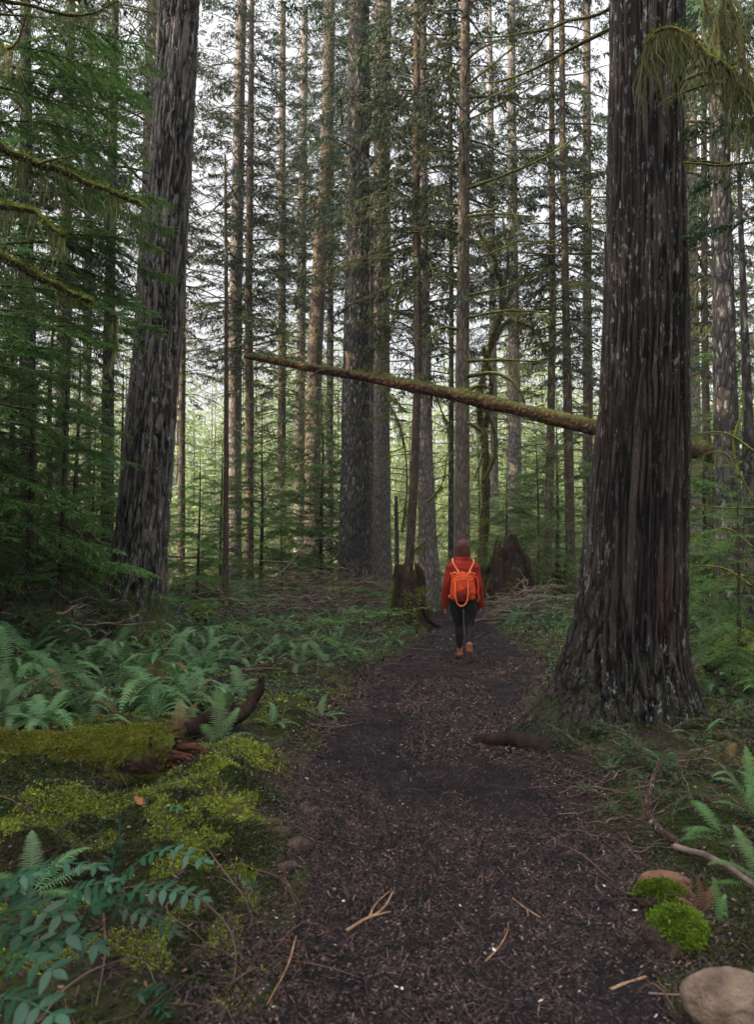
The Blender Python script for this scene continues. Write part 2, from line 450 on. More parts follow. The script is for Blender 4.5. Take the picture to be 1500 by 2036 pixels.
xs = np.concatenate([-np.geomspace(250, 7.0, 50), np.arange(-6.9, 6.9, 0.045), np.geomspace(7.0, 250, 50)])
ys = np.concatenate([[-60, -30, -15, -8, -4, -2, -1, 0, .5, 1, 1.4], np.arange(1.6, 12, 0.045), np.arange(12, 24, 0.12), np.geomspace(24.2, 600, 60)])
X, Y = np.meshgrid(xs, ys)
Z = H(X.ravel(), Y.ravel())
nx, ny = len(xs), len(ys)
ii = (np.arange(ny - 1)[:, None] * nx + np.arange(nx - 1)[None, :]).ravel()
gy = Y.ravel(); gx = X.ravel()
inp = sst(0.06, 0.2, np.minimum(gx - edgeL(gy), edgeR(gy) - gx))
mk('ground', np.stack([gx, gy, Z - 0.03 * inp], 1), np.stack([ii, ii + 1, ii + nx + 1, ii + nx], 1), M['terrain'], kind='structure')

ysp = np.concatenate([np.arange(-3, 1.5, .25), np.arange(1.5, 13, 0.03), np.arange(13, 40, 0.15)])
ns = 60
pv = []
for y in ysp:
    w = 0.16 * (fbm(np.array([[y * 1.3, 0.5, 0.2]]), 4)[0] - 0.5) + 0.14 * (fbm(np.array([[y * 6, 9.5, 0.2]]), 3)[0] - 0.5)
    w2 = 0.2 * (fbm(np.array([[y * 1.3, 50.5, 0.2]]), 4)[0] - 0.5) + 0.14 * (fbm(np.array([[y * 6, 79.5, 0.2]]), 3)[0] - 0.5)
    a, b_ = edgeL(y) - 0.02 + w, edgeR(y) + 0.02 + w2
    x = np.linspace(a, b_, ns)
    s = np.minimum(np.arange(ns), ns - 1 - np.arange(ns)) / 4.0
    z = H(x, np.full(ns, y)) + 0.012 - 0.025 * np.clip(1 - s, 0, 1)
    z += 0.012 * (fbm(np.stack([x * 14, np.full(ns, y * 14), 0 * x], 1), 4) - 0.5)
    pv.append(np.stack([x, np.full(ns, y), z], 1))
pv = np.concatenate(pv)
ii = (np.arange(len(ysp) - 1)[:, None] * ns + np.arange(ns - 1)[None, :]).ravel()
mk('path', pv, np.stack([ii, ii + 1, ii + ns + 1, ii + ns], 1), M['path'], kind='structure')

# ------------------------------------------------------------------ trunks
def make_trunk(axis, parent, mat, sides=32, dz=0.25, flare=0.5, flz=0.6, lobes=5, disp=0.0, fx=14, fz=3.0, seed=0, name='trunk', lean=None, vlist=None, zmax_fine=None, roots=()):
    """axis: list of (Vector, radius) from the base up; local to parent's location"""
    ax = np.array([(a.x, a.y, a.z, r) for a, r in axis])
    zb, zt = ax[0, 2], ax[-1, 2]
    if zmax_fine:
        zs = np.concatenate([np.arange(zb, zmax_fine, dz), np.arange(zmax_fine, zt, dz * 12)])
    else:
        zs = np.arange(zb, zt, dz)
    cx = np.interp(zs, ax[:, 2], ax[:, 0]); cyy = np.interp(zs, ax[:, 2], ax[:, 1]); r = np.interp(zs, ax[:, 2], ax[:, 3])
    k = max(1, int(1.2 / dz))
    rng = np.random.RandomState(seed)
    th = np.linspace(0, 2 * PI, sides, endpoint=False)
    Zg, Tg = np.meshgrid(zs, th, indexing='ij')
    Rg = np.repeat(r[:, None], sides, 1)
    wob = (fbm(np.stack([np.cos(Tg) * 1.2 + seed, np.sin(Tg) * 1.2, Zg * 0.35], -1), 3) - 0.5)
    Rg = Rg * (1 + 0.28 * wob)
    ph = rng.rand() * 6
    fl = np.exp(-np.maximum(Zg - zb - 0.1, 0) / flz)
    lobe = np.abs(np.cos((Tg + ph + 0.12 * np.sin(3 * Tg + ph)) * lobes / 2)) ** 2.2
    asym = fbm(np.stack([np.cos(Tg) * 1.5 + seed * 3, np.sin(Tg) * 1.5, 0 * Tg], -1), 2)
    Rg = Rg * (1 + fl * flare * (0.35 + 1.3 * lobe * asym))
    for (ra, ext, dec, wd) in roots:
        dA = np.angle(np.exp(1j * (Tg - ra)))
        Rg = Rg + ext * np.exp(-np.maximum(Zg - zb - .12, 0) / dec) * np.exp(-(dA / wd) ** 2)
    # flutes running up from the root lobes
    Rg = Rg * (1 + 0.05 * (lobe - 0.4) * np.exp(-(Zg - zb) / (flz * 6)))
    X_ = np.cos(Tg); Y_ = np.sin(Tg)
    t = np.full(Zg.shape, 0.5)
    if disp > 0:
        q = np.stack([X_ * Rg * fx + seed, Y_ * Rg * fx, Zg * fz], -1)
        wq = fbm(q * 0.35, 2)[..., None] * 2.8
        n1 = fbm(q + wq, 3)
        rid = 1 - np.abs(2 * n1 - 1) * 2.6
        rid = np.clip(1 - rid, 0, 1)          # 0 in the furrow, 1 on the plate
        n2 = fbm(q * 3.1, 2)
        t = np.clip(rid * 0.9 + (n2 - 0.5) * 0.5, 0, 1)
        Rg = Rg + disp * (rid - 0.5 + (n2 - 0.5) * 0.7)
    V = np.stack([cx[:, None] + X_ * Rg, cyy[:, None] + Y_ * Rg, Zg], -1).reshape(-1, 3)
    n = len(zs)
    i = np.arange(n - 1)[:, None] * sides; j = np.arange(sides)[None, :]; kk = (j + 1) % sides
    Q = np.stack([i + j, i + kk, i + sides + kk, i + sides + j], -1).reshape(-1, 4)
    loc = np.array(parent.location)
    return mk(name, V - loc, Q, mat, parent, tint=t.ravel())

def axis_px(Yd, pts, zbase=None, ztop=26.0, taper_top=0.35):
    """trunk axis from photograph measurements [(px, py, width px), ...], bottom first"""
    ax = []
    for px, py, w in pts:
        p = P(px, py, Yd)
        ax.append((p, w * 0.5 * Yd / F_PX))
    p0 = ax[0][0]
    zb = (Hs(p0.x, p0.y) if zbase is None else zbase) - 0.15
    if p0.z > zb + 0.05:
        p1 = ax[1][0]; k = (zb - p0.z) / (p1.z - p0.z)
        ax.insert(0, (p0 + (p1 - p0) * k, ax[0][1] * 1.04))
    pt, rt = ax[-1]; pq, rq = ax[-2]
    d = (pt - pq) / (pt.z - pq.z)
    if ztop > pt.z: ax.append((pt + d * (ztop - pt.z), rt * taper_top))
    return ax

# ------------------------------------------------------------------ foliage
def foliage(rng, brs, sec_sp=0.10, ratio=0.38, leaf=0.07, lsp=0.035, keep=1.0, droop2=0.35, hang=0.15, stem_r=0.008, ang=58, wid=0.17, jit=0.5, sec_stems=True, clump=0.0, bare=0.15):
    """brs: list of (base, azimuth, length, elevation slope, droop). returns (leaf MB, limb MB)"""
    L_, S_ = MB(), MB()
    up = np.array([0, 0, 1.0])
    for (b, az_, L, e, dr) in brs:
        b = np.asarray(b, float)
        m = max(4, int(L / sec_sp))
        t = np.linspace(0, 1, m)
        wig = rng.randn() * 0.25
        a = az_ + wig * t ** 1.5
        rr = np.linspace(0, L, m)
        d = np.stack([np.cos(a), np.sin(a), 0 * a], 1)
        pts = b + np.cumsum(d * (L / (m - 1)), 0) - d[0] * (L / (m - 1))
        pts[:, 2] = b[2] + e * rr - dr * rr ** 2 + 0.02 * L * np.sin(t * 7 + rng.rand() * 6)
        T = np.gradient(pts, axis=0); T /= np.linalg.norm(T, axis=1)[:, None]
        Sd = np.cross(T, up); Sd /= np.linalg.norm(Sd, axis=1)[:, None] + 1e-9
        k = max(4, min(9, m // 3))
        idx = np.linspace(0, m - 1, k).astype(int)
        V, Q, Tr = tube_arr(pts[idx], stem_r * L * (1.0 - 0.85 * t[idx]) + 0.002, 4 if stem_r * L < .03 else 6, cap=False)
        S_.add(V, Q)
        sel = t > bare
        ti, Pi, Ti, Si = t[sel], pts[sel], T[sel], Sd[sel]
        for s in (-1, 1):
            n = len(ti)
            kp = rng.rand(n) < keep
            if clump > 0:
                kp &= (np.sin(ti * 9 + rng.rand() * 6) + rng.randn(n) * 0.4) > clump * 2 - 1
            if not kp.any(): continue
            tj, Pj, Tj, Sj = ti[kp], Pi[kp], Ti[kp], Si[kp]
            n = len(tj)
            an = R(ang) + rng.randn(n) * 0.16
            dj = np.cos(an)[:, None] * Tj + s * np.sin(an)[:, None] * Sj
            dj[:, 2] += rng.randn(n) * 0.12
            l = L * ratio * (np.sqrt(np.clip(1 - tj, 0, 1)) * np.minimum(1, (tj - bare * 0.6) * 3.0) + 0.12) * (0.6 + 0.6 * rng.rand(n)) + 0.03
            K = int(max(2, l.max() / lsp))
            u = (np.arange(K) + 0.6) * lsp
            mask = u[None, :] < l[:, None]
            pos = Pj[:, None, :] + dj[:, None, :] * u[None, :, None]
            pos[..., 2] -= droop2 * u[None, :] ** 2
            if sec_stems:
                e1 = Pj; e2 = Pj + dj * l[:, None]; e2 = e2 - np.stack([0 * l, 0 * l, droop2 * l ** 2], 1)
                w = 0.0022 + 0.004 * l
                perp = np.cross(dj, up) * w[:, None]
                VV = np.stack([e1 - perp, e1 + perp, e2 + perp * .3, e2 - perp * .3], 1).reshape(-1, 3)
                QQ = np.arange(len(VV)).reshape(-1, 4)
                S_.add(VV, QQ)
            Dj = np.broadcast_to(dj[:, None, :], pos.shape)[mask]
            pos = pos[mask]
            tt = np.broadcast_to(((u[None, :] / l[:, None])), mask.shape)[mask]
            for s2 in (-1, 1):
                q = len(pos)
                nrm = up + rng.randn(q, 3) * jit * 0.5
                nrm /= np.linalg.norm(nrm, axis=1)[:, None]
                sid = np.cross(Dj, nrm); sid /= np.linalg.norm(sid, axis=1)[:, None] + 1e-9
                an2 = R(48) + rng.randn(q) * 0.2
                ld = np.cos(an2)[:, None] * Dj + s2 * np.sin(an2)[:, None] * sid
                ld[:, 2] -= hang * rng.rand(q) * 2
                ll = leaf * (0.6 + 0.7 * rng.rand(q)) * (1.1 - 0.55 * tt)
                pr = np.cross(ld, nrm); pr /= np.linalg.norm(pr, axis=1)[:, None] + 1e-9
                w = (ll * wid)[:, None]
                c = pos + ld * (ll * 0.45)[:, None]
                tip = pos + ld * ll[:, None]; tip[:, 2] -= ll * hang
                V = np.stack([pos, c + pr * w, tip, c - pr * w], 1).reshape(-1, 3)
                tn = np.repeat(np.clip(0.25 * rng.rand(q) + 0.5 * tt * rng.rand(q), 0, 1), 4)
                L_.add(V, np.arange(len(V)).reshape(-1, 4), tint=tn)
    return L_, S_

def branch_set(rng, z0, z1, n, Lf, e=(0.1, 0.2), dr=(0.08, 0.05), r0=0.0, az0=None, spread=None):
    out = []
    for i in range(n):
        f = (i + rng.rand()) / n
        z = z0 + (z1 - z0) * f
        a = i * 2.399 + rng.randn() * 0.4 if az0 is None else az0 + rng.uniform(-spread, spread)
        L = Lf(f) * rng.uniform(0.65, 1.15)
        out.append(((r0 * math.cos(a), r0 * math.sin(a), z), a, L, e[0] + e[1] * rng.randn(), max(0.0, dr[0] + dr[1] * rng.randn())))
    return out

def mesh_pair(tagname, rng, brs, leafmat, limbmat, **k):
    L_, S_ = foliage(rng, brs, **k)
    lo = L_.build(tagname + '_a', leafmat, smooth=False); so_ = S_.build(tagname + '_b', limbmat)
    a, b = lo.data, so_.data
    bpy.data.objects.remove(lo); bpy.data.objects.remove(so_)
    return a, b

def mesh_obj(name, me, parent=None, **k):
    o = bpy.data.objects.new(name, me); C.objects.link(o)
    if parent: o.parent = parent
    return tag(o, **k) if k else o

rs = np.random.RandomState
YOUNG = []   # dense young hemlocks, 1 unit = 1 m, height 6 m
for i in range(3):
    g = rs(20 + i)
    brs = branch_set(g, 0.35, 5.7, 62, lambda f: 0.35 + 1.75 * (1 - f) ** 0.75, e=(0.18, 0.22), dr=(0.15, 0.08))
    YOUNG.append(mesh_pair('young', g, brs, M['hemlock'], M['limb'], sec_sp=0.075, ratio=0.40, leaf=0.085, lsp=0.04, keep=0.85, droop2=0.3, stem_r=0.007))
TOP = []     # ragged crowns of tall conifers: 16 m long, starts at z=0
for i in range(4):
    g = rs(40 + i)
    brs = branch_set(g, 0.0, 17.0, 100, lambda f: 1.0 + 2.2 * (1 - f) ** 0.6 * (0.35 + min(1, f * 5) * 0.65), e=(0.05, 0.2), dr=(0.10, 0.05))
    TOP.append(mesh_pair('top', g, brs, M['fir_top'], M['limb'], sec_sp=0.12, ratio=0.32, leaf=0.12, lsp=0.055, keep=0.8, droop2=0.6, hang=0.28, stem_r=0.011, clump=0.30, wid=0.22, jit=1.2))
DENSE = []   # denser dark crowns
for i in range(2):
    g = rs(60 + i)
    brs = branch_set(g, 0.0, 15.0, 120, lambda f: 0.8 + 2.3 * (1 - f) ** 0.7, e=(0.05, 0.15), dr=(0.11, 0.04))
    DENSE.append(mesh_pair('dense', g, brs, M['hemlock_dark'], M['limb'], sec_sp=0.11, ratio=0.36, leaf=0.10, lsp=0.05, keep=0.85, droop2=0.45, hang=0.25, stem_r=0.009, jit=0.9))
BARE = []    # mossy half-dead lower limbs: 9 m long
for i in range(3):
    g = rs(70 + i)
    brs = branch_set(g, 0.0, 9.0, 46, lambda f: 0.9 + 1.5 * f, e=(-0.05, 0.2), dr=(0.07, 0.06))
    BARE.append(mesh_pair('bare', g, brs, M['moss_hang'], M['limb'], sec_sp=0.16, ratio=0.42, leaf=0.09, lsp=0.10, keep=0.6, droop2=0.25, hang=0.9, stem_r=0.011, clump=0.2, wid=0.10, jit=1.5))
FAR = []     # whole far trees, 20 m
for i in range(3):
    g = rs(80 + i)
    brs = branch_set(g, 1.0, 19.5, 110, lambda f: 0.5 + 3.0 * (1 - f) ** 0.8, e=(0.05, 0.15), dr=(0.07, 0.03))
    FAR.append(mesh_pair('far', g, brs, M['far_green_lit'], M['limb'], sec_sp=0.26, ratio=0.38, leaf=0.32, lsp=0.15, keep=0.8, droop2=0.3, hang=0.35, stem_r=0.006, sec_stems=False, jit=1.4, wid=0.2))

def crown_on(tree, meshes, z, scale=(1, 1, 1), rz=0.0, tilt=(0, 0), off=(0, 0)):
    a, b = meshes
    for nm, me in (('crown', a), ('limbs', b)):
        o = mesh_obj(nm, me, tree)
        o.location = (off[0], off[1], z); o.scale = scale; o.rotation_euler = (tilt[0], tilt[1], rz)

def tall_tree(name, label, cat, Yd, pts, mat, bare=None, crown=None, cz=6.0, cs=1.0, sides=28, dz=0.2, group=None, ztop=26, rz=None, cmesh=None, **k):
    ax = axis_px(Yd, pts, ztop=ztop)
    base = ax[0][0]
    t = empty(name, (base.x, base.y, base.z), label, cat, group)
    make_trunk(ax, t, mat, sides=sides, dz=dz, **k)
    if bare is not None:
        a_, b_ = BARE[bare % 3]
        for me_ in (('dead_needles', a_), ('dead_limbs', b_)):
            o_ = mesh_obj(me_[0], me_[1], t); o_.location = (0, 0, 1.6); o_.rotation_euler = (0, 0, bare * 1.7)
    if cmesh:
        z = cz
        A = np.array([(a.x, a.y, a.z) for a, r in ax])
        x = np.interp(z, A[:, 2], A[:, 0]); y = np.interp(z, A[:, 2], A[:, 1])
        top = ax[-1][0]
        tx = math.atan2(top.x - x, top.z - z)
        crown_on(t, cmesh, z - base.z, (cs, cs, 1), random.random() * 6 if rz is None else rz, (0, 0), (x - base.x, y - base.y))
        for ch in t.children:
            if ch.name.startswith(('crown', 'limbs')):
                ch.rotation_euler = (Matrix.Rotation(tx, 3, 'Y') @ Matrix.Rotation(rz if rz is not None else random.random() * 6, 3, 'Z')).to_euler()
    return t, ax

# --- the big ones
big_cedar, cedar_ax = tall_tree('cedar_tree', 'massive dark cedar with flaring mossy base and white bark flecks, right of the path', 'tree', 6.85,
    [(1268, 1490, 210), (1268, 1400, 205), (1262, 1300, 200), (1266, 1150, 192), (1270, 1000, 185), (1280, 800, 166), (1284, 600, 156), (1286, 300, 150), (1288, 0, 147)],
    M['bark_cedar'], sides=420, dz=0.022, flare=0.22, flz=0.3, lobes=5, disp=0.028, fx=24, fz=1.1, seed=5, roots=((PI + .2, .66, .44, .60), (PI + .85, .30, .38, .42), (-1.2, .20, .35, .4), (-.35, .13, .4, .4), (PI + .1, .10, 1.6, .8), (1.2, .3, .4, .5)), ztop=24, zmax_fine=7.2)
big_fir, fir_ax = tall_tree('fir_tree', 'big leaning furrowed fir with silvery right side, left foreground', 'tree', 14.0,
    [(264, 1250, 112), (289, 1000, 99), (305, 800, 92), (321, 600, 85), (336, 400, 82), (346, 200, 80), (354, 0, 79)],
    M['bark_fir'], cmesh=DENSE[0], cz=12.5, cs=1.0, sides=260, dz=0.035, flare=0.42, flz=0.5, lobes=5, disp=0.034, fx=19, fz=2.6, seed=2, roots=((PI + .1, .42, .5, .6), (-.5, .12, .3, .5), (-1.6, .2, .35, .6)), zmax_fine=12.5)
tall_tree('fir_tree', 'dark straight fir specked with white lichen, centre, behind the leaning log', 'tree', 24.0,
    [(706, 1165, 62), (706, 1000, 58), (708, 800, 54), (711, 600, 50), (713, 300, 46), (715, 0, 43)], M['bark_dark'], cmesh=DENSE[1], cz=11.5, cs=0.75, sides=64, dz=0.08, disp=0.03, flare=0.3, seed=3, fx=9, fz=3)
tall_tree('fir_tree', 'grey fir standing just right of the dark central fir', 'tree', 26.0,
    [(760, 1160, 40), (757, 900, 38), (757, 600, 37), (760, 300, 35), (762, 0, 34)], M['bark_grey'], cmesh=TOP[0], cz=8.0, cs=1.0, sides=48, dz=0.12, flare=0.3, seed=4, bare=4)
tall_tree('conifer_tree', 'thick trunk with mossy foot just left behind the walking person', 'tree', 21.0,
    [(853, 1150, 42), (850, 1050, 36), (845, 900, 31), (842, 600, 28), (838, 300, 26), (836, 0, 25)], M['bark_grey'], cmesh=TOP[1], cz=5.5, cs=0.9, sides=48, dz=0.12, flare=0.6, flz=0.5, seed=6, bare=6)
tall_tree('conifer_tree', 'slender trunk leaning right against the mossy-footed trunk left of the person', 'tree', 20.0,
    [(812, 1150, 17), (824, 950, 16), (832, 700, 16), (828, 400, 15), (829, 0, 14)], M['bark_thin'], cmesh=TOP[2], cz=7.5, cs=0.6, sides=20, dz=0.2, flare=0.3, seed=7, bare=7)
t11, ax11 = tall_tree('conifer_tree', 'straight brown trunk with long mossy side branches rising directly behind the person', 'tree', 18.0,
    [(919, 1175, 34), (919, 1050, 30), (920, 800, 28), (922, 500, 25), (924, 250, 22), (926, 0, 19)], M['bark_warm'], cmesh=TOP[3], cz=6.5, cs=0.75, sides=32, dz=0.12, flare=0.4, flz=0.35, seed=8)
tall_tree('conifer_tree', 'pale slim trunk under the brightest sky gap, right of centre', 'tree', 32.0,
    [(1024, 1120, 30), (1024, 900, 26), (1022, 600, 22), (1019, 300, 18), (1018, 0, 15)], M['bark_grey'], cmesh=TOP[0], cz=10, cs=0.9, sides=24, dz=0.25, seed=9, bare=9)
tall_tree('conifer_tree', 'thin dark trunk, left one of the pair beside the big cedar', 'tree', 24.0,
    [(1090, 1130, 17), (1095, 900, 17), (1100, 600, 14), (1098, 300, 12), (1097, 0, 10)], M['bark_warm'], cmesh=TOP[1], cz=6.5, cs=0.8, sides=20, dz=0.25, seed=10, bare=10)
tall_tree('conifer_tree', 'thin dark trunk, right one of the pair beside the big cedar', 'tree', 22.0,
    [(1136, 1150, 18), (1132, 900, 18), (1126, 600, 15), (1120, 300, 13), (1118, 0, 11)], M['bark_thin'], cmesh=TOP[2], cz=6.0, cs=0.75, sides=20, dz=0.25, seed=11, bare=11)
tall_tree('conifer_tree', 'tall reddish trunk glowing orange near the top, left of the dark central fir', 'tree', 33.0,
    [(622, 1100, 32), (622, 900, 31), (626, 700, 31), (638, 500, 30), (650, 300, 25), (656, 0, 22)], M['bark_warm'], cmesh=TOP[3], cz=11, cs=1.1, sides=24, dz=0.25, seed=12, bare=12)
tall_tree('conifer_tree', 'pale spotted trunk just above and left of the thin end of the leaning log', 'tree', 30.0,
    [(465, 1100, 28), (467, 800, 26), (468, 600, 25), (474, 300, 23), (480, 0, 20)], M['bark_grey'], cmesh=TOP[1], cz=8, cs=1.0, sides=24, dz=0.25, seed=13, bare=13)
tall_tree('conifer_tree', 'narrow grey-brown trunk right behind the thin end of the leaning log', 'tree', 29.0,
    [(496, 1100, 18), (496, 800, 17), (494, 600, 15), (498, 300, 13), (501, 0, 10)], M['bark_warm'], cmesh=TOP[2], cz=7, cs=0.9, sides=20, dz=0.25, seed=14, bare=14)
tall_tree('sapling', 'very thin dark sapling trunk between the big left fir and the leaning log end', 'tree', 16.0,
    [(448, 1170, 12), (450, 900, 10), (450, 600, 8), (448, 330, 5)], M['bark_thin'], cmesh=None, sides=10, dz=0.3, ztop=9.5, flare=0.2, flz=.2, seed=15)
tall_tree('conifer_tree', 'pale trunk half hidden behind the left edge of the big furrowed fir', 'tree', 27.0,
    [(262, 1130, 34), (275, 800, 32), (295, 400, 28), (304, 0, 25)], M['bark_grey'], cmesh=TOP[0], cz=12, cs=0.9, sides=24, dz=0.25, seed=16, bare=16)
tall_tree('conifer_tree', 'grey trunk in the green thicket left of the big furrowed fir', 'tree', 22.0,
    [(212, 1130, 26), (214, 800, 24), (220, 500, 20), (228, 0, 17)], M['bark_dark'], cmesh=TOP[0], cz=7, cs=1.0, sides=20, dz=0.25, seed=17)
tall_tree('conifer_tree', 'dark trunk deep in the thicket near the left edge', 'tree', 19.0,
    [(60, 1150, 34), (55, 800, 32), (52, 500, 28), (50, 0, 20)], M['bark_dark'], cmesh=TOP[1], cz=6.5, cs=1.0, sides=20, dz=0.25, seed=18)
tall_tree('conifer_tree', 'pale speckled trunk in the thicket between the two darkest left trunks', 'tree', 26.0,
    [(120, 1120, 28), (122, 800, 25), (130, 400, 22), (140, 0, 20)], M['bark_grey'], cmesh=TOP[3], cz=8, cs=1.0, sides=20, dz=0.25, seed=19, bare=19)
tall_tree('sapling', 'brown pole-like young trunk in the left thicket', 'tree', 12.5,
    [(122, 1090, 11), (130, 900, 10), (140, 620, 7)], M['bark_thin'], sides=10, dz=0.3, ztop=6.5, flare=.2, flz=.2, seed=20)
tall_tree('conifer_tree', 'sturdy grey trunk close to the right edge, crossing in front of the fallen log', 'tree', 12.3,
    [(1450, 1290, 56), (1449, 1150, 50), (1447, 900, 45), (1440, 600, 42), (1433, 300, 38), (1428, 0, 34)], M['bark_dark'], cmesh=DENSE[0], cz=7.5, cs=0.6, sides=60, dz=0.06, disp=0.015, flare=0.7, flz=0.4, fx=14, fz=4, seed=21)
tall_tree('conifer_tree', 'pale far trunk seen just right of the big cedar', 'tree', 26.0,
    [(1382, 1120, 34), (1380, 900, 30), (1376, 500, 26), (1374, 0, 22)], M['bark_grey'], cmesh=TOP[1], cz=7, cs=1.0, sides=20, dz=0.25, seed=22, bare=22)
tall_tree('conifer_tree', 'moss-streaked narrow trunk between the big cedar and the sturdy grey trunk', 'tree', 17.0,
    [(1408, 1150, 18), (1406, 900, 16), (1402, 600, 13), (1400, 0, 10)], M['bark_thin'], cmesh=TOP[2], cz=5, cs=0.6, sides=16, dz=0.25, seed=23, bare=23)
tall_tree('mossy_tree', 'dark mossy trunk cut by the right edge above the ferns', 'tree', 9.2,
    [(1512, 1300, 46), (1500, 1150, 40), (1492, 950, 26), (1486, 760, 18), (1480, 600, 14)], M['bark_dark'], sides=40, dz=0.08, ztop=6.5, flare=0.5, flz=0.3, seed=24)
tall_tree('conifer_tree', 'thin pale trunk right beside the dark central fir, on its right', 'tree', 25.0,
    [(737, 1150, 12), (738, 900, 11), (739, 600, 9), (737, 380, 7)], M['bark_grey'], sides=12, dz=0.3, ztop=13, flare=.2, flz=.2, seed=25)
tall_tree('conifer_tree', 'dark narrow trunk touching the person\'s left shoulder', 'tree', 23.0,
    [(897, 1160, 12), (898, 900, 11), (898, 600, 9), (896, 0, 7)], M['bark_dark'], cmesh=TOP[0], cz=9, cs=0.6, sides=12, dz=0.3, flare=.2, flz=.2, seed=26, bare=26)
tall_tree('snag', 'short bare dark pole left of the mossy-footed trunk', 'dead tree', 19.5,
    [(790, 1140, 10), (788, 990, 7)], M['bark_dark'], sides=10, dz=0.2, ztop=2.9, flare=.2, flz=.2, seed=27)
tall_tree('conifer_tree', 'dim trunk left behind the orange-glowing trunk', 'tree', 38.0,
    [(595, 1090, 22), (597, 800, 20), (602, 400, 16), (606, 0, 14)], M['bark_grey'], cmesh=TOP[2], cz=13, cs=1.1, sides=16, dz=0.4, seed=28, bare=28)

# background stand: many slim trunks with ragged crowns
BGS = [(560, 36), (655, 40), (985, 42), (1170, 34), (360, 34), (1300, 38),
       (-40, 30), (170, 36), (1530, 28), (-90, 24)]
BGL = ['slim conifer behind the arch of the brush pile branch', 'thin conifer just right of the orange-glowing trunk', 'slim far conifer beside the twisted mossy maple', 'slim conifer touching the left side of the big cedar', 'slim far conifer just right of the big furrowed fir', 'slim conifer hidden mostly behind the big cedar', 'far conifer cut by the left edge', 'slim far conifer left of the grey thicket trunk', 'slim conifer cut by the right edge, far back', 'slim conifer beyond the left edge']
for i, (px, Yd) in enumerate(BGS):
    dx = random.uniform(-12, 12)
    w = random.uniform(12, 22)
    tall_tree('conifer_tree', BGL[i], 'tree', Yd,
        [(px, 1095, w), (px + dx * 0.5, 500, w * 0.85), (px + dx, 0, w * 0.65)], random.choice([M['bark_grey'], M['bark_warm'], M['bark_dark']]),
        cmesh=TOP[i % 4], cz=random.uniform(3, 8), cs=random.uniform(0.8, 1.25), sides=12, dz=0.5, group='slim conifers of the background stand', seed=100 + i, bare=i)

# young hemlocks (understory)
def young(px, Yd, h, label=None, group=None, w=1.0, var=None, z=None):
    p = P(px, 1095, Yd)
    s = h / 6.0
    t = empty('young_hemlock', (p.x, p.y, Hs(p.x, p.y) - 0.05), label or 'young green hemlock in the understory thicket', 'tree', group, random.random() * 6)
    i = random.randrange(3) if var is None else var
    crown_on(t, YOUNG[i], 0, (s * w, s * w, s))
    V, Q, T = tube_arr([(0.02 * math.sin(z_), 0.02 * math.cos(z_ * 1.3), z_) for z_ in np.linspace(0, h * 0.98, 14)], np.linspace(0.012 * h, 0.004, 14), 8)
    mb = MB(); mb.add(V, Q, T); mb.build('trunk', M['bark_thin'], t)
    return t
young(-90, 11.5, 8.6, 'tall green hemlock filling the upper left corner', w=.85)
young(60, 12.5, 6.0, 'bushy green hemlock at the left edge above the ferns', w=.62)
young(185, 17.5, 4.2, 'feathery young hemlock against the left side of the big furrowed fir')
for i, (px, Yd, h) in enumerate([(-150, 12.5, 9), (20, 15.5, 7.5), (150, 16, 6.0), (205, 19.5, 5.5), (-80, 17, 8), (95, 20, 9), (-20, 12.5, 3), (60, 14.2, 3.0), (-120, 21, 11), (240, 23, 7),
                                 (50, 24, 10), (120, 16.8, 2.6)]):
    young(px, Yd, h, 'young green hemlock in the left-hand thicket', 'young hemlocks of the left thicket', w=.68)
young(395, 17.5, 3.6, 'light green young hemlock right of the big furrowed fir')
young(440, 22, 4.6, 'middle-sized hemlock behind the thin dark sapling')
young(520, 25, 6.2, 'hemlock with a leafy top under the thin end of the leaning log')
young(640, 27, 7.0, 'drooping hemlock behind the log, left of the dark central fir')
young(560, 23, 2.8, 'low hemlock behind the brush pile')
young(1010, 21, 3.8, 'small hemlock growing over the big rotten stump')
young(1070, 19.5, 4.4, 'young hemlock between the rotten stump and the big cedar')
young(1110, 25, 6.5, 'taller hemlock behind the pair of thin dark trunks')
young(955, 26, 4.5, 'young hemlock behind the person\'s right shoulder')
young(1490, 10.0, 3.1, 'dark young hemlock hanging into the right edge', w=.8)
young(1405, 15.0, 4.3, 'young hemlock right behind the big cedar')
young(1530, 14.0, 6.8, 'tall young hemlock in the upper right corner')
young(1465, 8.2, 2.3, 'low dark hemlock right of the cedar foot')
young(1420, 19.0, 5.5, 'hemlock in the gap right of the big cedar, farther back')
young(745, 20.5, 1.0, 'tiny hemlock seedling at the foot of the dark central fir', w=1.6)

# far sunlit forest
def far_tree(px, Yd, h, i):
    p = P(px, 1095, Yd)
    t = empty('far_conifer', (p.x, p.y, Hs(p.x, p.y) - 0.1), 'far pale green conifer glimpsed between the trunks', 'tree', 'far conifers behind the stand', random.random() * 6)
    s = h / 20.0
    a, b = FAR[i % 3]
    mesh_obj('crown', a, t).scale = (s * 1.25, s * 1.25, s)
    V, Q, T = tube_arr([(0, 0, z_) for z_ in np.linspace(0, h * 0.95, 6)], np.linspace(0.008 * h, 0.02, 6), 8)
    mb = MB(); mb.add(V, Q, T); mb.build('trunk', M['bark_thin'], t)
k = 0
for Yd, hs, st in ((46, (4, 10), 110), (56, (8, 17), 105), (70, (13, 25), 85), (90, (16, 30), 75), (115, (18, 34), 65), (150, (20, 36), 70)):
    px = -150 + random.uniform(0, st)
    while px < 1650:
        far_tree(px, Yd * random.uniform(0.94, 1.06), random.uniform(*hs), k); k += 1
        px += st * random.uniform(0.75, 1.25)

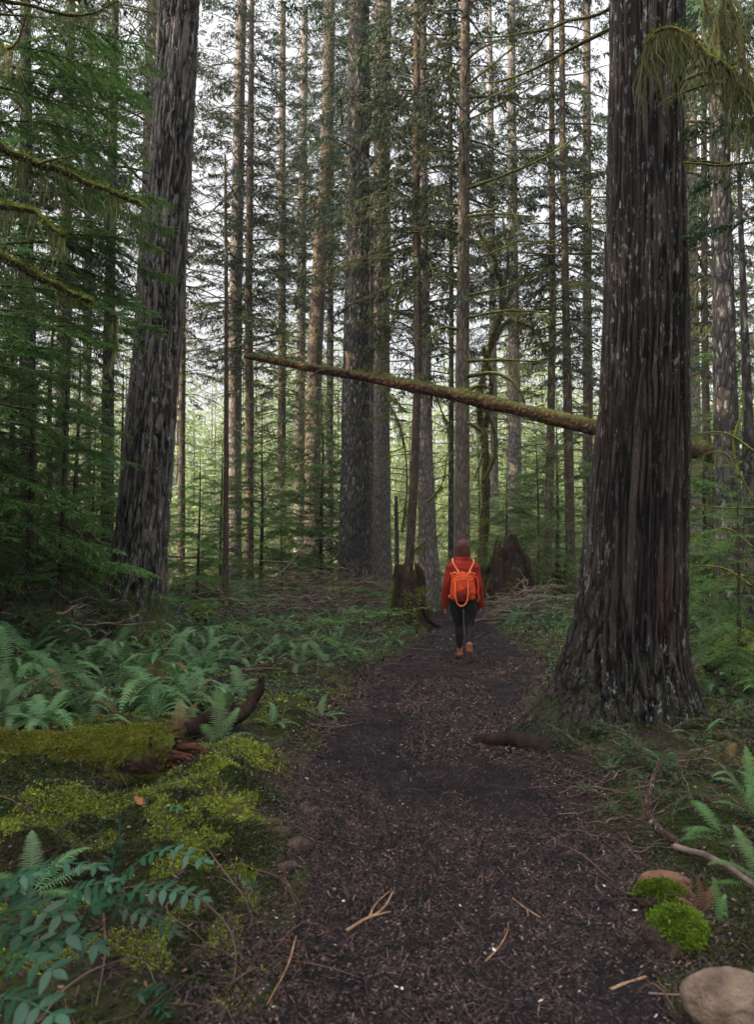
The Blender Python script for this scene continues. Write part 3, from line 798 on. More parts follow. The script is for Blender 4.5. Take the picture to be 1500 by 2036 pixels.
g = rs(333)
for i in range(34):
    Yd = g.uniform(27, 46); px = g.uniform(330, 1560) if i < 28 else g.uniform(-100, 330)
    p = P(px, 1095, Yd)
    if edgeL(Yd) - .6 < p.x < edgeR(Yd) + .6: continue
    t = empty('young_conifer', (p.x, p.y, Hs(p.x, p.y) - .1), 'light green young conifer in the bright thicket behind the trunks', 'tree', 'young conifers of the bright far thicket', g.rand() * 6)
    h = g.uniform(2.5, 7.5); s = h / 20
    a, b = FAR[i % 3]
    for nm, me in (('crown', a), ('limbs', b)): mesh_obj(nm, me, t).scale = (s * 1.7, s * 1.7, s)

# unseen conifers added outside the frame to keep sun off the path
SHADE = []
for i in range(11):
    SHADE.append((-13.5 - 0.18 * i + random.uniform(-1, 1), -9 + 2.9 * i, i % 2))
    SHADE.append((-19.5 - 0.15 * i + random.uniform(-1, 1), -10.5 + 2.9 * i, (i + 1) % 2))
for i, (x, y, h) in enumerate(SHADE + [(-9.5, 0, 0), (7, -4, 1)]):
    t = empty('conifer_tree', (x, y, Hs(x, y) - 0.2), 'tall unseen conifer added to shade the path', 'tree', 'unseen conifers added for shade', i)
    make_trunk([(Vector((x, y, Hs(x, y) - 0.2)), 0.3), (Vector((x + 0.2, y, 10)), 0.22), (Vector((x + 0.3, y, 22)), 0.06)], t, M['bark_dark'], sides=16, dz=0.5, seed=200 + i)
    t.rotation_euler = (0, 0, 0)
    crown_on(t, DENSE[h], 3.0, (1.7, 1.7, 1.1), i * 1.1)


#@@HAZE@@
bpy.ops.mesh.primitive_cube_add(size=1, location=(0, 100, 13))
hz = bpy.context.object; hz.name = 'haze'; hz.scale = (640, 560, 56)
hz['kind'] = 'stuff'
hm = bpy.data.materials.new('haze'); hm.use_nodes = True
hm.node_tree.nodes.clear()
pvn = hm.node_tree.nodes.new('ShaderNodeVolumePrincipled')
pvn.inputs['Density'].default_value = 0.0006
pvn.inputs['Color'].default_value = (0.9, 0.97, 0.95, 1)
ho = hm.node_tree.nodes.new('ShaderNodeOutputMaterial')
hm.node_tree.links.new(pvn.outputs[0], ho.inputs['Volume'])
hz.data.materials.append(hm)
#@@REST@@
# ------------------------------------------------------------------ tufts, moss, strands
def tufts(rng, pts, nrm, size, per=3, spread=0.7, wid=0.14):
    """small moss shoots: diamonds growing out of points; returns V, Q, tint"""
    n = len(pts)
    pts = np.repeat(pts, per, 0); nrm = np.repeat(nrm, per, 0)
    sz = np.repeat(np.broadcast_to(size, n), per) * rng.uniform(0.5, 1.3, n * per)
    d = nrm + rng.randn(n * per, 3) * spread; d /= np.linalg.norm(d, axis=1)[:, None]
    s = np.cross(d, rng.randn(n * per, 3)); s /= np.linalg.norm(s, axis=1)[:, None] + 1e-9
    L = sz[:, None]
    p0 = pts + rng.randn(n * per, 3) * L * 0.3 - nrm * L * 0.2
    mid = p0 + d * L * 0.5
    tip = p0 + d * L; tip[:, 2] -= sz * 0.25
    V = np.stack([p0, mid + s * L * wid, tip, mid - s * L * wid], 1).reshape(-1, 3)
    t = np.repeat(rng.rand(n * per) ** 2, 4)
    return V, np.arange(len(V)).reshape(-1, 4), t

def ground_normals(x, y):
    e = 0.03
    hx = (H(x + e, y) - H(x - e, y)) / (2 * e); hy = (H(x, y + e) - H(x, y - e)) / (2 * e)
    n = np.stack([-hx, -hy, np.ones_like(hx)], 1)
    return n / np.linalg.norm(n, axis=1)[:, None]

def limb(parent, name, ctrl, r0, r1, mat=None, moss=True, hang=0.1, n=28, seed=0, mmat=None, hmat=None, dens=1.0, tuft=0.028, hdens=1.0, label=None):
    """a knobbly branch with moss growing on it and strands hanging below; ctrl in world coordinates"""
    g = rs(seed + 500)
    o0 = np.array(parent.location) if parent else np.zeros(3)
    pts = curve_pts(ctrl, n) - o0
    Lt = np.linalg.norm(np.diff(pts, axis=0), axis=1).sum()
    pts += (fbm(np.stack([pts[:, 0] * 5, pts[:, 1] * 5, pts[:, 2] * 5], 1), 2)[:, None] - 0.5) * g.randn(1, 3) * min(0.1, r0 * 1.5)
    rad = np.linspace(r0, r1, n) * (0.85 + 0.4 * fbm(np.stack([np.arange(n) * 0.6, np.full(n, seed), np.zeros(n)], 1), 2))
    V, Q, T = tube_arr(pts, rad, 10)
    mb = MB(); mb.add(V, Q, T)
    o = mb.build(name, mat or M['mossy_wood'], parent, label=label)
    if moss:
        k = int(Lt / 0.012 * dens * max(0.6, r0 / 0.03))
        i = g.rand(k) * (n - 1.001); i0 = i.astype(int); f = (i - i0)[:, None]
        c = pts[i0] * (1 - f) + pts[i0 + 1] * f; rr = rad[i0]
        a = g.rand(k) * 2 * PI
        tg = pts[i0 + 1] - pts[i0]; tg /= np.linalg.norm(tg, axis=1)[:, None]
        A = np.cross(tg, [0, 0, 1.0]); A /= np.linalg.norm(A, axis=1)[:, None] + 1e-9
        B = np.cross(A, tg)
        nn = np.cos(a)[:, None] * A + np.sin(a)[:, None] * np.abs(1) * B
        keep = g.rand(k) < np.clip(0.55 + 0.6 * nn[:, 2], 0.1, 1)
        V, Q, t = tufts(g, (c + nn * rr[:, None])[keep], nn[keep], tuft, per=3)
        m2 = MB(); m2.add(V, Q, tint=t)
        if hang > 0:
            k = int(Lt / 0.0017 * hdens)
            i = g.rand(k) * (n - 1.001); i0 = i.astype(int); f = (i - i0)[:, None]
            c = pts[i0] * (1 - f) + pts[i0 + 1] * f
            ln = hang * (0.15 + 1.6 * np.clip(fbm(np.stack([i * 0.8, np.full(k, seed * 1.7), np.zeros(k)], 1), 3) - 0.33, 0, 1) ** 1.7 * 6) * g.uniform(0.1, 1.2, k) ** 1.5
            c = c + g.randn(k, 3) * rad[i0][:, None] * 0.5 - np.array([0, 0, 1]) * rad[i0][:, None] * 0.6
            w = g.randn(k, 3) * 0.5; w[:, 2] *= 0.2; w /= np.linalg.norm(w, axis=1)[:, None]
            ww = (ln * 0.004 + 0.0008 + .00022 * abs(o0[1]))[:, None]
            e = c + np.stack([g.randn(k) * ln * 0.22, g.randn(k) * ln * 0.22, -ln], 1)
            md = c * 0.5 + e * 0.5 + g.randn(k, 3) * ln[:, None] * .10
            V = np.stack([c, md + w * ww, e, md - w * ww], 1).reshape(-1, 3)
            m3 = MB(); m3.add(V, np.arange(len(V)).reshape(-1, 4), tint=np.repeat(g.rand(k) ** 2, 4))
            h = m3.build('hanging_moss', hmat or M['moss_hang'], o, smooth=False)
        h = m2.build('moss', mmat or M['moss'], o, smooth=False)
    return o

def pp(lst, Yd, dY=0.0):
    n = len(lst)
    return [P(a, b, Yd + dY * i / max(1, n - 1)) for i, (a, b) in enumerate(lst)]

# mossy limbs of the tree standing just outside the left edge
t = empty('mossy_tree', (-5.3, 8.3, Hs(-5.3, 8.3) - .1), 'mossy branches with hanging moss reaching in from beyond the left edge', 'tree')
make_trunk([(Vector((-5.3, 8.3, -.1)), .16), (Vector((-5.2, 8.3, 3)), .13), (Vector((-5.1, 8.3, 7.5)), .05)], t, M['bark_dark'], sides=24, dz=0.1, seed=31)
limb(t, 'branch', [Vector((-5.2, 8.3, 5.6))] + pp([(-60, 265), (20, 305), (75, 328), (130, 345), (200, 375), (285, 408)], 8.2, .4), 0.055, 0.022, hang=.22, seed=1, n=44, dens=2.2, tuft=.04)
limb(t, 'branch', pp([(75, 328), (110, 318), (150, 312)], 8.25, .2), 0.018, 0.005, hang=.06, seed=2)
limb(t, 'branch', [Vector((-5.2, 8.3, 4.9))] + pp([(-60, 402), (0, 410), (60, 425), (100, 452), (128, 470)], 8.2, -.3), 0.052, 0.02, hang=.22, seed=3, n=40, dens=2.2, tuft=.04)
limb(t, 'branch', [Vector((-5.2, 8.3, 4.4))] + pp([(-50, 492), (10, 515), (60, 545), (120, 572), (185, 600)], 8.0, .3), 0.052, 0.03, hang=.12, seed=4, n=40, mmat=M['moss'], dens=2.2, tuft=.04)
limb(t, 'branch', pp([(225, 625), (228, 660), (232, 700)], 8.4, .1), 0.03, 0.008, hang=.2, seed=5)
for j, (a, b) in enumerate((((150, 30), (235, 5)), ((20, 100), (55, 30)))):
    limb(t, 'branch', [Vector((-5.15, 8.3, 6.6 + .3 * j))] + pp([(-50, 40 * j), a, b], 8.2, 0), 0.03, 0.008, hang=.18, seed=6 + j)

# hemlock sprays that hang across the big fir: the tip of a tree at the left
g = rs(77)
sp = []
for (px, py, Yd, az_, L, e) in [(-60, 330, 9.2, .1, 2.2, -.05), (-40, 440, 9.6, .05, 2.1, -.02), (10, 480, 9.8, -.05, 2.0, -.06), (-30, 560, 9.4, .1, 2.0, -.1), (60, 380, 10.4, .0, 1.8, -.12), (-60, 170, 9.6, 0.05, 1.9, -.05),
                                (40, 640, 10.2, 0.0, 1.6, -.1), (-50, 240, 9.0, .15, 1.5, .1), (-80, 90, 9.2, .05, 1.9, .0), (70, 560, 11, .1, 1.6, -.1), (-70, 720, 9.5, .1, 1.7, -.1),
                                (20, 130, 10.6, .1, 1.8, -.1), (-20, 20, 10, .1, 2.0, -.1), (60, 270, 11.2, 0, 1.6, -.12), (0, 800, 10.5, .1, 1.6, -.12), (60, 880, 11, .0, 1.4, -.1), (100, 60, 11.4, .2, 1.5, -.15), (-60, 620, 8.8, .1, 1.5, -.1)]:
    p = P(px, py, Yd); sp.append(((p.x + 4.9, p.y - 9.6, p.z), az_, L, e, 0.07))
    sp.append(((p.x + 4.9, p.y - 9.3, p.z - .2), az_ + g.uniform(-.5, .5), L * .8, e - .1, 0.1))
t = empty('hemlock_tree', (-4.9, 9.6, 0), 'hemlock with long dark sprays reaching across the big furrowed fir', 'tree')
L_, S_ = foliage(g, sp, sec_sp=0.045, ratio=0.32, leaf=0.055, lsp=0.026, keep=0.95, droop2=0.35, stem_r=0.008, wid=.2)
L_.build('crown', M['hemlock'], t, smooth=False); S_.build('limbs', M['limb'], t)
make_trunk([(Vector((-5.6, 9.6, -.1)), .14), (Vector((-5.5, 9.6, 4)), .11), (Vector((-5.4, 9.6, 8)), .04)], t, M['bark_dark'], sides=20, dz=0.2, seed=33)

# mossy limbs from beyond the right edge, drooping in front of the cedar
t = empty('mossy_tree', (3.25, 5.4, Hs(3.25, 5.4) - .1), 'shaggy moss-draped branches hanging in from the upper right corner', 'tree')
make_trunk([(Vector((3.25, 5.4, -.1)), .12), (Vector((3.2, 5.4, 3)), .09), (Vector((3.1, 5.4, 6.5)), .04)], t, M['bark_dark'], sides=24, dz=0.1, seed=32)
limb(t, 'branch', [Vector((3.15, 5.4, 4.6))] + pp([(1520, 200), (1450, 140), (1400, 100), (1350, 60), (1310, 62), (1285, 90)], 5.1, .2), 0.028, 0.008, hang=.26, seed=11, n=50, dens=2.6, hdens=2.6, tuft=.03)
limb(t, 'branch', pp([(1430, 130), (1425, 70), (1405, 0), (1395, -60)], 5.15, .2), 0.024, 0.016, hang=.12, seed=12, dens=1.4, hdens=1.6)
limb(t, 'branch', [Vector((3.15, 5.4, 4.2))] + pp([(1520, 190), (1440, 165), (1370, 180), (1310, 205)], 5.5, .3), 0.018, 0.004, hang=.05, seed=13)
limb(t, 'branch', pp([(1540, 210), (1490, 150), (1470, 60), (1440, -40)], 5.0, .2), 0.02, 0.012, hang=.2, seed=14, dens=1.3, hdens=2)
limb(t, 'branch', [Vector((3.2, 5.4, 3.9))] + pp([(1540, 325), (1450, 328), (1362, 322)], 5.8, .3), 0.016, 0.006, hang=.06, seed=15)
limb(t, 'branch', pp([(1362, 160), (1400, 145), (1440, 155)], 6.0, .2), 0.014, 0.012, hang=.1, seed=16)
g = rs(78)
sp = []
for (px, py, Yd, az_, L, e) in [(1560, 60, 5.6, PI, .8, -.1), (1560, 240, 5.6, PI, .7, 0), (1550, 330, 6, PI - .2, .6, -.1), (1560, 20, 6.4, PI + .1, .9, -.1), (1550, 420, 6.4, PI, .7, -.1)]:
    p = P(px, py, Yd); sp.append(((p.x - 3.25, p.y - 5.4, p.z + .0), az_, L, e, 0.12))
L_, S_ = foliage(g, sp, sec_sp=0.035, ratio=0.35, leaf=0.04, lsp=0.02, keep=0.9, droop2=0.5, stem_r=0.006, wid=.2)
o = L_.build('crown', M['hemlock_dark'], t, smooth=False); o2 = S_.build('limbs', M['limb'], t)

# cedar: thin mossy limbs reaching left out of the trunk, red scar, moss at its foot
ct = big_cedar
def on_cedar(px, py): return P(px, py, 6.85)
limb(ct, 'branch', pp([(1230, 5), (1165, 38), (1115, 48), (1050, 66), (985, 72), (920, 68)], 6.85, .6), 0.016, 0.004, hang=.04, seed=21, tuft=.02)
limb(ct, 'branch', pp([(1230, 50), (1150, 90), (1060, 138), (1000, 160), (945, 166)], 6.85, .8), 0.018, 0.005, hang=.06, seed=22, tuft=.02)
limb(ct, 'branch', pp([(1110, 48), (1080, 80), (1050, 130), (1000, 190)], 7.2, .6), 0.010, 0.003, hang=.03, seed=23, tuft=.016)
limb(ct, 'branch', pp([(1340, 150), (1400, 130), (1460, 128)], 6.9, .2), 0.02, 0.01, hang=.15, seed=24)
limb(ct, 'branch', pp([(1335, 330), (1400, 320), (1480, 330)], 6.9, .2), 0.015, 0.006, hang=.08, seed=25)

# limbs on the trunk behind the person
B11 = [([(930, 718), (1000, 716), (1088, 720)], .03, .12), ([(930, 748), (985, 742), (1022, 762), (1045, 802)], .035, .12), ([(930, 775), (962, 768), (984, 784)], .03, .1),
       ([(930, 632), (1010, 618), (1102, 622)], .028, .1), ([(930, 588), (1000, 572), (1080, 540)], .02, .06), ([(930, 375), (1000, 350), (1090, 310), (1160, 262)], .028, .06),
       ([(930, 520), (985, 500), (1050, 470)], .02, .05), ([(930, 430), (990, 425), (1060, 430)], .022, .07), ([(930, 240), (1010, 200), (1100, 150)], .02, .04),
       ([(912, 655), (880, 652), (845, 672)], .028, .1), ([(912, 465), (870, 452), (830, 455)], .018, .04), ([(912, 340), (870, 330), (830, 345)], .016, .03),
       ([(912, 300), (880, 300), (836, 302)], .02, .05), ([(930, 840), (958, 860), (962, 900), (945, 950)], .03, .05), ([(930, 170), (990, 120), (1060, 60)], .018, .03), ([(912, 560), (880, 548), (850, 560)], .018, .04)]
for j, (l, r, h) in enumerate(B11):
    limb(t11, 'branch', pp(l, 17.7, random.uniform(-.8, .5)), r * 1.35, r * .45, hang=h * 1.5, seed=40 + j, tuft=.04, dens=.5, n=20, hdens=.6)
# twisted mossy maple
tm = empty('mossy_maple', tuple(P(960, 1110, 22.0)), 'twisted yellow-mossy maple right of the trunk behind the person', 'tree')
limb(tm, 'trunk', pp([(958, 1135), (966, 1020), (966, 900), (955, 790), (975, 690), (1000, 600), (985, 520), (950, 455)], 22, 0), .12, .04, hang=.15, seed=60, tuft=.06, n=50)
limb(tm, 'branch', pp([(966, 850), (978, 760), (962, 690)], 22, -.2), .07, .05, hang=.1, seed=61, tuft=.06)
limb(tm, 'branch', pp([(975, 690), (1010, 640), (1060, 655), (1090, 700)], 22, .5), .06, .02, hang=.15, seed=62, tuft=.05)
limb(tm, 'branch', pp([(990, 640), (1030, 560), (1085, 540)], 22, .5), .05, .02, hang=.12, seed=63, tuft=.05)
limb(tm, 'branch', pp([(1000, 600), (1010, 520), (1000, 430)], 22, .5), .05, .02, hang=.1, seed=64, tuft=.05)
limb(tm, 'branch', pp([(962, 960), (985, 900), (980, 840), (955, 800)], 21.6, .2), .05, .03, hang=.1, seed=65, tuft=.05)
# thin mossy crooked stems at the right
tr = empty('mossy_shrub', tuple(P(1500, 1200, 8.8)), 'bare crooked mossy twigs sprawling beside the right edge', 'shrub')
for j, l in enumerate([[(1505, 1010), (1470, 940), (1440, 900), (1400, 905), (1375, 925)], [(1500, 1090), (1450, 1052), (1400, 1060), (1372, 1068)], [(1505, 1150), (1455, 1142), (1420, 1155)],
                       [(1495, 1165), (1440, 1130), (1370, 1125)], [(1470, 950), (1460, 880), (1480, 800), (1475, 720)], [(1505, 900), (1440, 860), (1372, 870)], [(1500, 1010), (1440, 1010), (1380, 1000)]]):
    limb(tr, 'branch', pp(l, 8.8, .5), .014, .004, hang=.08, seed=70 + j, tuft=.02)
tr2 = empty('mossy_shrub', tuple(P(840, 1150, 20.5)), 'mossy crooked bare stems between the two trunks left of the person', 'shrub')
for j, l in enumerate([[(800, 1060), (810, 960), (800, 860), (775, 800)], [(850, 1000), (880, 960), (890, 900)], [(800, 560), (780, 640), (760, 700)], [(860, 760), (880, 820), (905, 860)],
                       [(810, 820), (770, 780), (745, 730)], [(830, 660), (790, 640), (755, 655)], [(850, 700), (880, 690), (905, 700)], [(790, 1140), (830, 1090), (880, 1060)]]):
    limb(tr2, 'branch', pp(l, 20.5, .4), .025, .01, hang=.15, seed=80 + j, tuft=.05, dens=.5)

# ------------------------------------------------------------------ leaning log
lg = empty('fallen_log', tuple(P(850, 780, 14.8)), 'mossy reddish log leaning across the view in mid air', 'log')
lp = [P(487, 708, 15.6), P(600, 728, 15.4), P(740, 752, 15.1), P(880, 780, 14.7), P(1000, 806, 14.4), P(1120, 835, 14.1), P(1240, 862, 13.8), P(1400, 898, 13.5), P(1560, 935, 13.2), P(1760, 985, 12.8)]
lw = [11, 15, 20, 25, 28, 30, 32, 36, 42, 46]
pts = curve_pts(lp, 150); rad = np.interp(np.linspace(0, 1, 150), np.linspace(0, 1, 10), [w * .5 * p.y / F_PX for w, p in zip(lw, lp)])
V, Q, T = tube_arr(pts, rad, 28)
nv = 150 * 28
d = fbm(V * np.array([3, 3, 9.0]), 3) - .5
cen = np.repeat(pts, 28, 0)
V[:nv] = cen + (V[:nv] - cen) * (1 + .55 * d[:nv, None])
M['log_bark'] = bark_mat('peeling red bark', (0.030, 0.013, 0.009), (0.105, 0.045, 0.028), fx=10, fz=10, lichen=.15, moss=.2, bump=.03, mosstop=.75, mosscol=(.045, .05, .016), basemoss=.01)
mb = MB(); mb.add(V - np.array(lg.location), Q, T); mb.build('log_body', M['log_bark'], lg)
g = rs(90)
k = 9000; i = g.rand(k) ** .8 * 148.9; i0 = i.astype(int)
a = g.normal(PI / 2, .7, k)
tg = pts[i0 + 1] - pts[i0]; tg /= np.linalg.norm(tg, axis=1)[:, None]
A = np.cross(tg, [0, 0, 1.0]); A /= np.linalg.norm(A, axis=1)[:, None]; B = np.cross(A, tg)
nn = np.cos(a)[:, None] * A + np.sin(a)[:, None] * B
msk = fbm(np.stack([i * .12, a, 0 * a], 1), 3) > .50
V, Q, tt = tufts(g, (pts[i0] + nn * rad[i0][:, None])[msk], nn[msk], .045, per=2)
mb = MB(); mb.add(V - np.array(lg.location), Q, tint=tt); mb.build('moss', M['moss'], lg, smooth=False, kind='stuff')
for j, (l, r) in enumerate([([(690, 742), (692, 722), (688, 700)], .045), ([(752, 748), (755, 736), (751, 724)], .02), ([(812, 765), (817, 745), (815, 722)], .02), ([(862, 778), (866, 765), (863, 752)], .03),
                            ([(860, 785), (858, 800), (862, 812)], .025), ([(568, 722), (567, 712), (569, 700)], .012), ([(958, 795), (962, 785), (975, 778)], .02), ([(530, 714), (534, 706), (538, 700)], .01), ([(640, 734), (622, 745), (618, 752)], .014)]):
    limb(lg, 'branch_stub', pp(l, 14.9 + (900 - l[0][0]) * .0015 - .1), r, r * .4, mat=M['stick_pale'] if j == 0 else M['log_bark'], moss=False, n=6, seed=j)

# ------------------------------------------------------------------ stumps and roots
def stump(px, py, Yd, wpx, hgt, label, seed, top_w=0.6, rag=0.5, lean=(0, 0), cat='stump', mat=None, mossy=True):
    p = P(px, py, Yd); x0, y0 = p.x, p.y; z0 = Hs(x0, y0) - .08
    r0 = wpx * .5 * Yd / F_PX
    t_ = empty('tree_stump', (x0, y0, z0), label, cat)
    ns_, nz = 72, 36
    th = np.linspace(0, 2 * PI, ns_, endpoint=False)
    u = np.linspace(0, 1, nz)
    hh = hgt * (1 - rag * fbm(np.stack([np.cos(th) * 2.2 + seed, np.sin(th) * 2.2, 0 * th], 1), 3) * 1.2 + rag * .10 * np.abs(np.sin(th * 5 + seed)))
    U, TH = np.meshgrid(u, th, indexing='ij')
    Zz = U * hh[None, :]
    rr = r0 * (top_w + (1 - top_w) * np.exp(-Zz / (hgt * .35)))
    rr = rr * (1 + .45 * (fbm(np.stack([np.cos(TH) * 2.5 + seed, np.sin(TH) * 2.5, Zz * 1.6], -1), 4) - .5) * 2) + .3 * r0 * np.exp(-Zz / .15) * np.abs(np.cos(TH * 2.5 + seed)) ** 2
    rr = rr * (1 - .25 * sst(.85, 1, U))
    V = np.stack([rr * np.cos(TH) + lean[0] * Zz, rr * np.sin(TH) + lean[1] * Zz, Zz], -1).reshape(-1, 3)
    i = np.arange(nz - 1)[:, None] * ns_; j = np.arange(ns_)[None, :]; kk = (j + 1) % ns_
    Q = np.stack([i + j, i + kk, i + ns_ + kk, i + ns_ + j], -1).reshape(-1, 4)
    # inner hollow
    V2 = V[-ns_:].copy(); V2[:, :2] *= .75; V2[:, 2] = V2[:, 2] * .55
    V = np.concatenate([V, V2, [[lean[0] * hgt * .4, lean[1] * hgt * .4, hgt * .35]]])
    b0 = (nz - 1) * ns_; c0 = nz * ns_; jj = np.arange(ns_); k2 = (jj + 1) % ns_
    Q = np.concatenate([Q, np.stack([b0 + jj, b0 + k2, c0 + k2, c0 + jj], 1)])
    T = np.stack([c0 + jj, c0 + k2, np.full(ns_, c0 + ns_)], 1)
    mk('stump_body', V, [Q, T], mat or M['rot'], t_, tint=np.full(len(V), .5))
    if mossy:
        g_ = rs(seed); n_ = 3500
        q = g_.randint(0, nz * ns_, n_); q = q[fbm(V[q] * 4, 3) + .2 * (1 - V[q][:, 2] / hgt) > .66]
        nr = V[q].copy(); nr[:, 2] = r0 * .6; nr /= np.linalg.norm(nr, axis=1)[:, None]
        a_, b_, c_ = tufts(g_, V[q], nr, .045, 3)
        m_ = MB(); m_.add(a_, b_, tint=c_); m_.build('moss', M['moss'], t_, smooth=False, kind='stuff')
    return t_
st1 = stump(812, 1240, 16.0, 92, 1.40, 'ragged dark stump with long root at the left edge of the path', 5, top_w=.55, rag=.45)
for j, l in enumerate([[(822, 1165), (840, 1200), (858, 1232), (874, 1248)], [(800, 1215), (780, 1240), (745, 1262)], [(815, 1210), (830, 1240), (836, 1262)]]):
    limb(st1, 'root', pp(l, 15.9, -.4), .10 if j == 0 else .07, .05, mat=M['rot'], hang=0, moss=j > 0, seed=300 + j, dens=.6, tuft=.04)
st2 = stump(1012, 1185, 18.6, 118, 2.0, 'big black rotten stump behind the brush, right of the person', 9, top_w=.42, rag=.6)
for j, l in enumerate([[(1000, 1120), (975, 1160), (955, 1200)], [(1030, 1120), (1055, 1150), (1062, 1185)], [(990, 1110), (962, 1155), (948, 1215)], [(1020, 1090), (1045, 1110), (1058, 1150)]]):
    limb(st2, 'root', pp(l, 18.8, -.5), .10, .03, mat=M['rot'], hang=.08, seed=310 + j, dens=.4, tuft=.045, moss=j < 3)
st3 = stump(1116, 1165, 20.5, 56, 1.5, 'smaller dark stump between the rotten stump and the big cedar', 13, top_w=.5, rag=.5)
st4 = stump(402, 1182, 15.2, 40, .42, 'low mossy stump beyond the ferns, right of the big furrowed fir', 17, top_w=.8, rag=.3)
st5 = empty('mossy_snag', tuple(P(170, 1125, 13.2)), 'bent broken mossy stem left of the big furrowed fir', 'dead tree')
limb(st5, 'trunk', pp([(182, 1150), (170, 1115), (168, 1080), (180, 1056)], 13.2, 0), .10, .05, hang=.1, seed=320, tuft=.04)
limb(st5, 'branch', pp([(175, 1125), (210, 1135), (235, 1118)], 13.2, 0), .05, .02, hang=.05, seed=321, tuft=.04)
limb(st5, 'branch', pp([(168, 1075), (150, 1055), (135, 1050)], 13.2, 0), .03, .01, hang=.05, seed=322, tuft=.04)
# root knuckle on the path in front of the cedar
def gpt(px, py, dz=0.0):
    p = GP(px, py); p.z += dz; return p
rt = empty('root', tuple(gpt(1000, 1480)), 'smooth black cedar root poking onto the path', 'root')
limb(rt, 'root_body', [gpt(952, 1474, .0), gpt(975, 1480, .035), gpt(1010, 1482, .05), gpt(1050, 1484, .03), gpt(1100, 1490, -.03)], .045, .085, mat=M['rot'], moss=False, n=20, seed=330)
dr = empty('driftwood', tuple(gpt(450, 1460)), 'dark weathered root curling up beside the bright fern', 'dead wood')
limb(dr, 'root_body', [gpt(375, 1462, .02), gpt(420, 1456, .05), gpt(470, 1452, .10), gpt(498, 1450, .2), gpt(512, 1450, .3), gpt(512, 1450, .38)], .075, .020, mat=M['rot'], moss=True, hang=0, dens=.5, tuft=.018, n=30, seed=331)
limb(dr, 'knot', [gpt(440, 1455, .10), gpt(450, 1455, .14), gpt(470, 1455, .12)], .04, .02, mat=M['rot'], moss=False, n=8, seed=332)
ts = empty('tree_stump', tuple(gpt(1480, 1300)), 'moss-covered mound of roots below the mossy right-edge trunk', 'stump')
for j, l in enumerate([[(1500, 1250), (1470, 1275), (1430, 1300), (1405, 1320)], [(1515, 1260), (1490, 1300), (1460, 1330)], [(1520, 1240), (1500, 1290), (1495, 1340)]]):
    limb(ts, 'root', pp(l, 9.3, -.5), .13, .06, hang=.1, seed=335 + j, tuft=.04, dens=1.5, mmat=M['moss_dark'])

# ------------------------------------------------------------------ mossy log in the left foreground
A0, B0 = Vector((-3.7, 5.75, .14)), Vector((-1.30, 5.42, .16))
ml = empty('fallen_log', (-2.4, 5.6, .1), 'moss-smothered log lying on the ground at lower left', 'log')
n = 120
pts = np.array([tuple(A0.lerp(B0, t_)) for t_ in np.linspace(0, 1, n)])
pts[:, 2] += .03 * np.sin(np.linspace(0, 7, n)) + .05 * np.exp(-np.linspace(0, 1, n) * 5)
rad = .165 + .03 * np.sin(np.linspace(0, 9, n)); rad[-6:] *= np.linspace(1, .7, 6)
V, Q, T = tube_arr(pts, rad, 40)
cen = np.repeat(pts, 40, 0); d = fbm(V[:n * 40] * 6, 3) - .5
V[:n * 40] = cen + (V[:n * 40] - cen) * (1 + .5 * d[:, None])
mb = MB(); mb.add(V - np.array(ml.location), Q, T); mb.build('log_body', M['mossy_wood'], ml)
g = rs(91)
k = 75000; q = g.randint(0, n * 40, k)
pv_ = V[q] + g.randn(k, 3) * .012; nn = V[q] - cen[q]; nn /= np.linalg.norm(nn, axis=1)[:, None]
keep = (nn[:, 2] > -.55) & (fbm(pv_ * 5 + 3, 3) + .35 * nn[:, 2] > .42) & (pv_[:, 0] < -1.27 - .15 * g.rand(k))
V1, Q1, t1 = tufts(g, pv_[keep], nn[keep], .022, 3, spread=.9)
mb = MB(); mb.add(V1 - np.array(ml.location), Q1, tint=t1); mb.build('moss', M['moss'], ml, smooth=False, kind='stuff')
mb = MB(); g = rs(92)
for i in range(110):
    o_ = np.array([-1.36 + g.rand() * .06, 5.42 + g.randn() * .065, .15 + g.randn() * .06]); l_ = g.uniform(.06, .30)
    V, Q, T = tube_arr([o_, o_ + [l_ * .5, -l_ * .08 + g.randn() * .012, -l_ * .06 + g.randn() * .02], o_ + [l_, -l_ * .2 + g.randn() * .02, -l_ * .25 + g.randn() * .02]], np.array([.017, .011, .002]) * g.uniform(.6, 1.3), 6)
    V += (fbm(V * 30, 2)[:, None] - .5) * .035
    mb.add(V, Q, T, tint=g.rand())
mb.V = [v - np.array(ml.location) for v in mb.V]; mb.build('rotten_end', M['rot_red'], ml, kind='stuff')
limb(ml, 'branch_stub', [Vector((-1.42, 5.28, .12)), Vector((-1.43, 5.27, .22)), Vector((-1.42, 5.27, .33))], .018, .012, mat=M['rot'], moss=False, n=6)

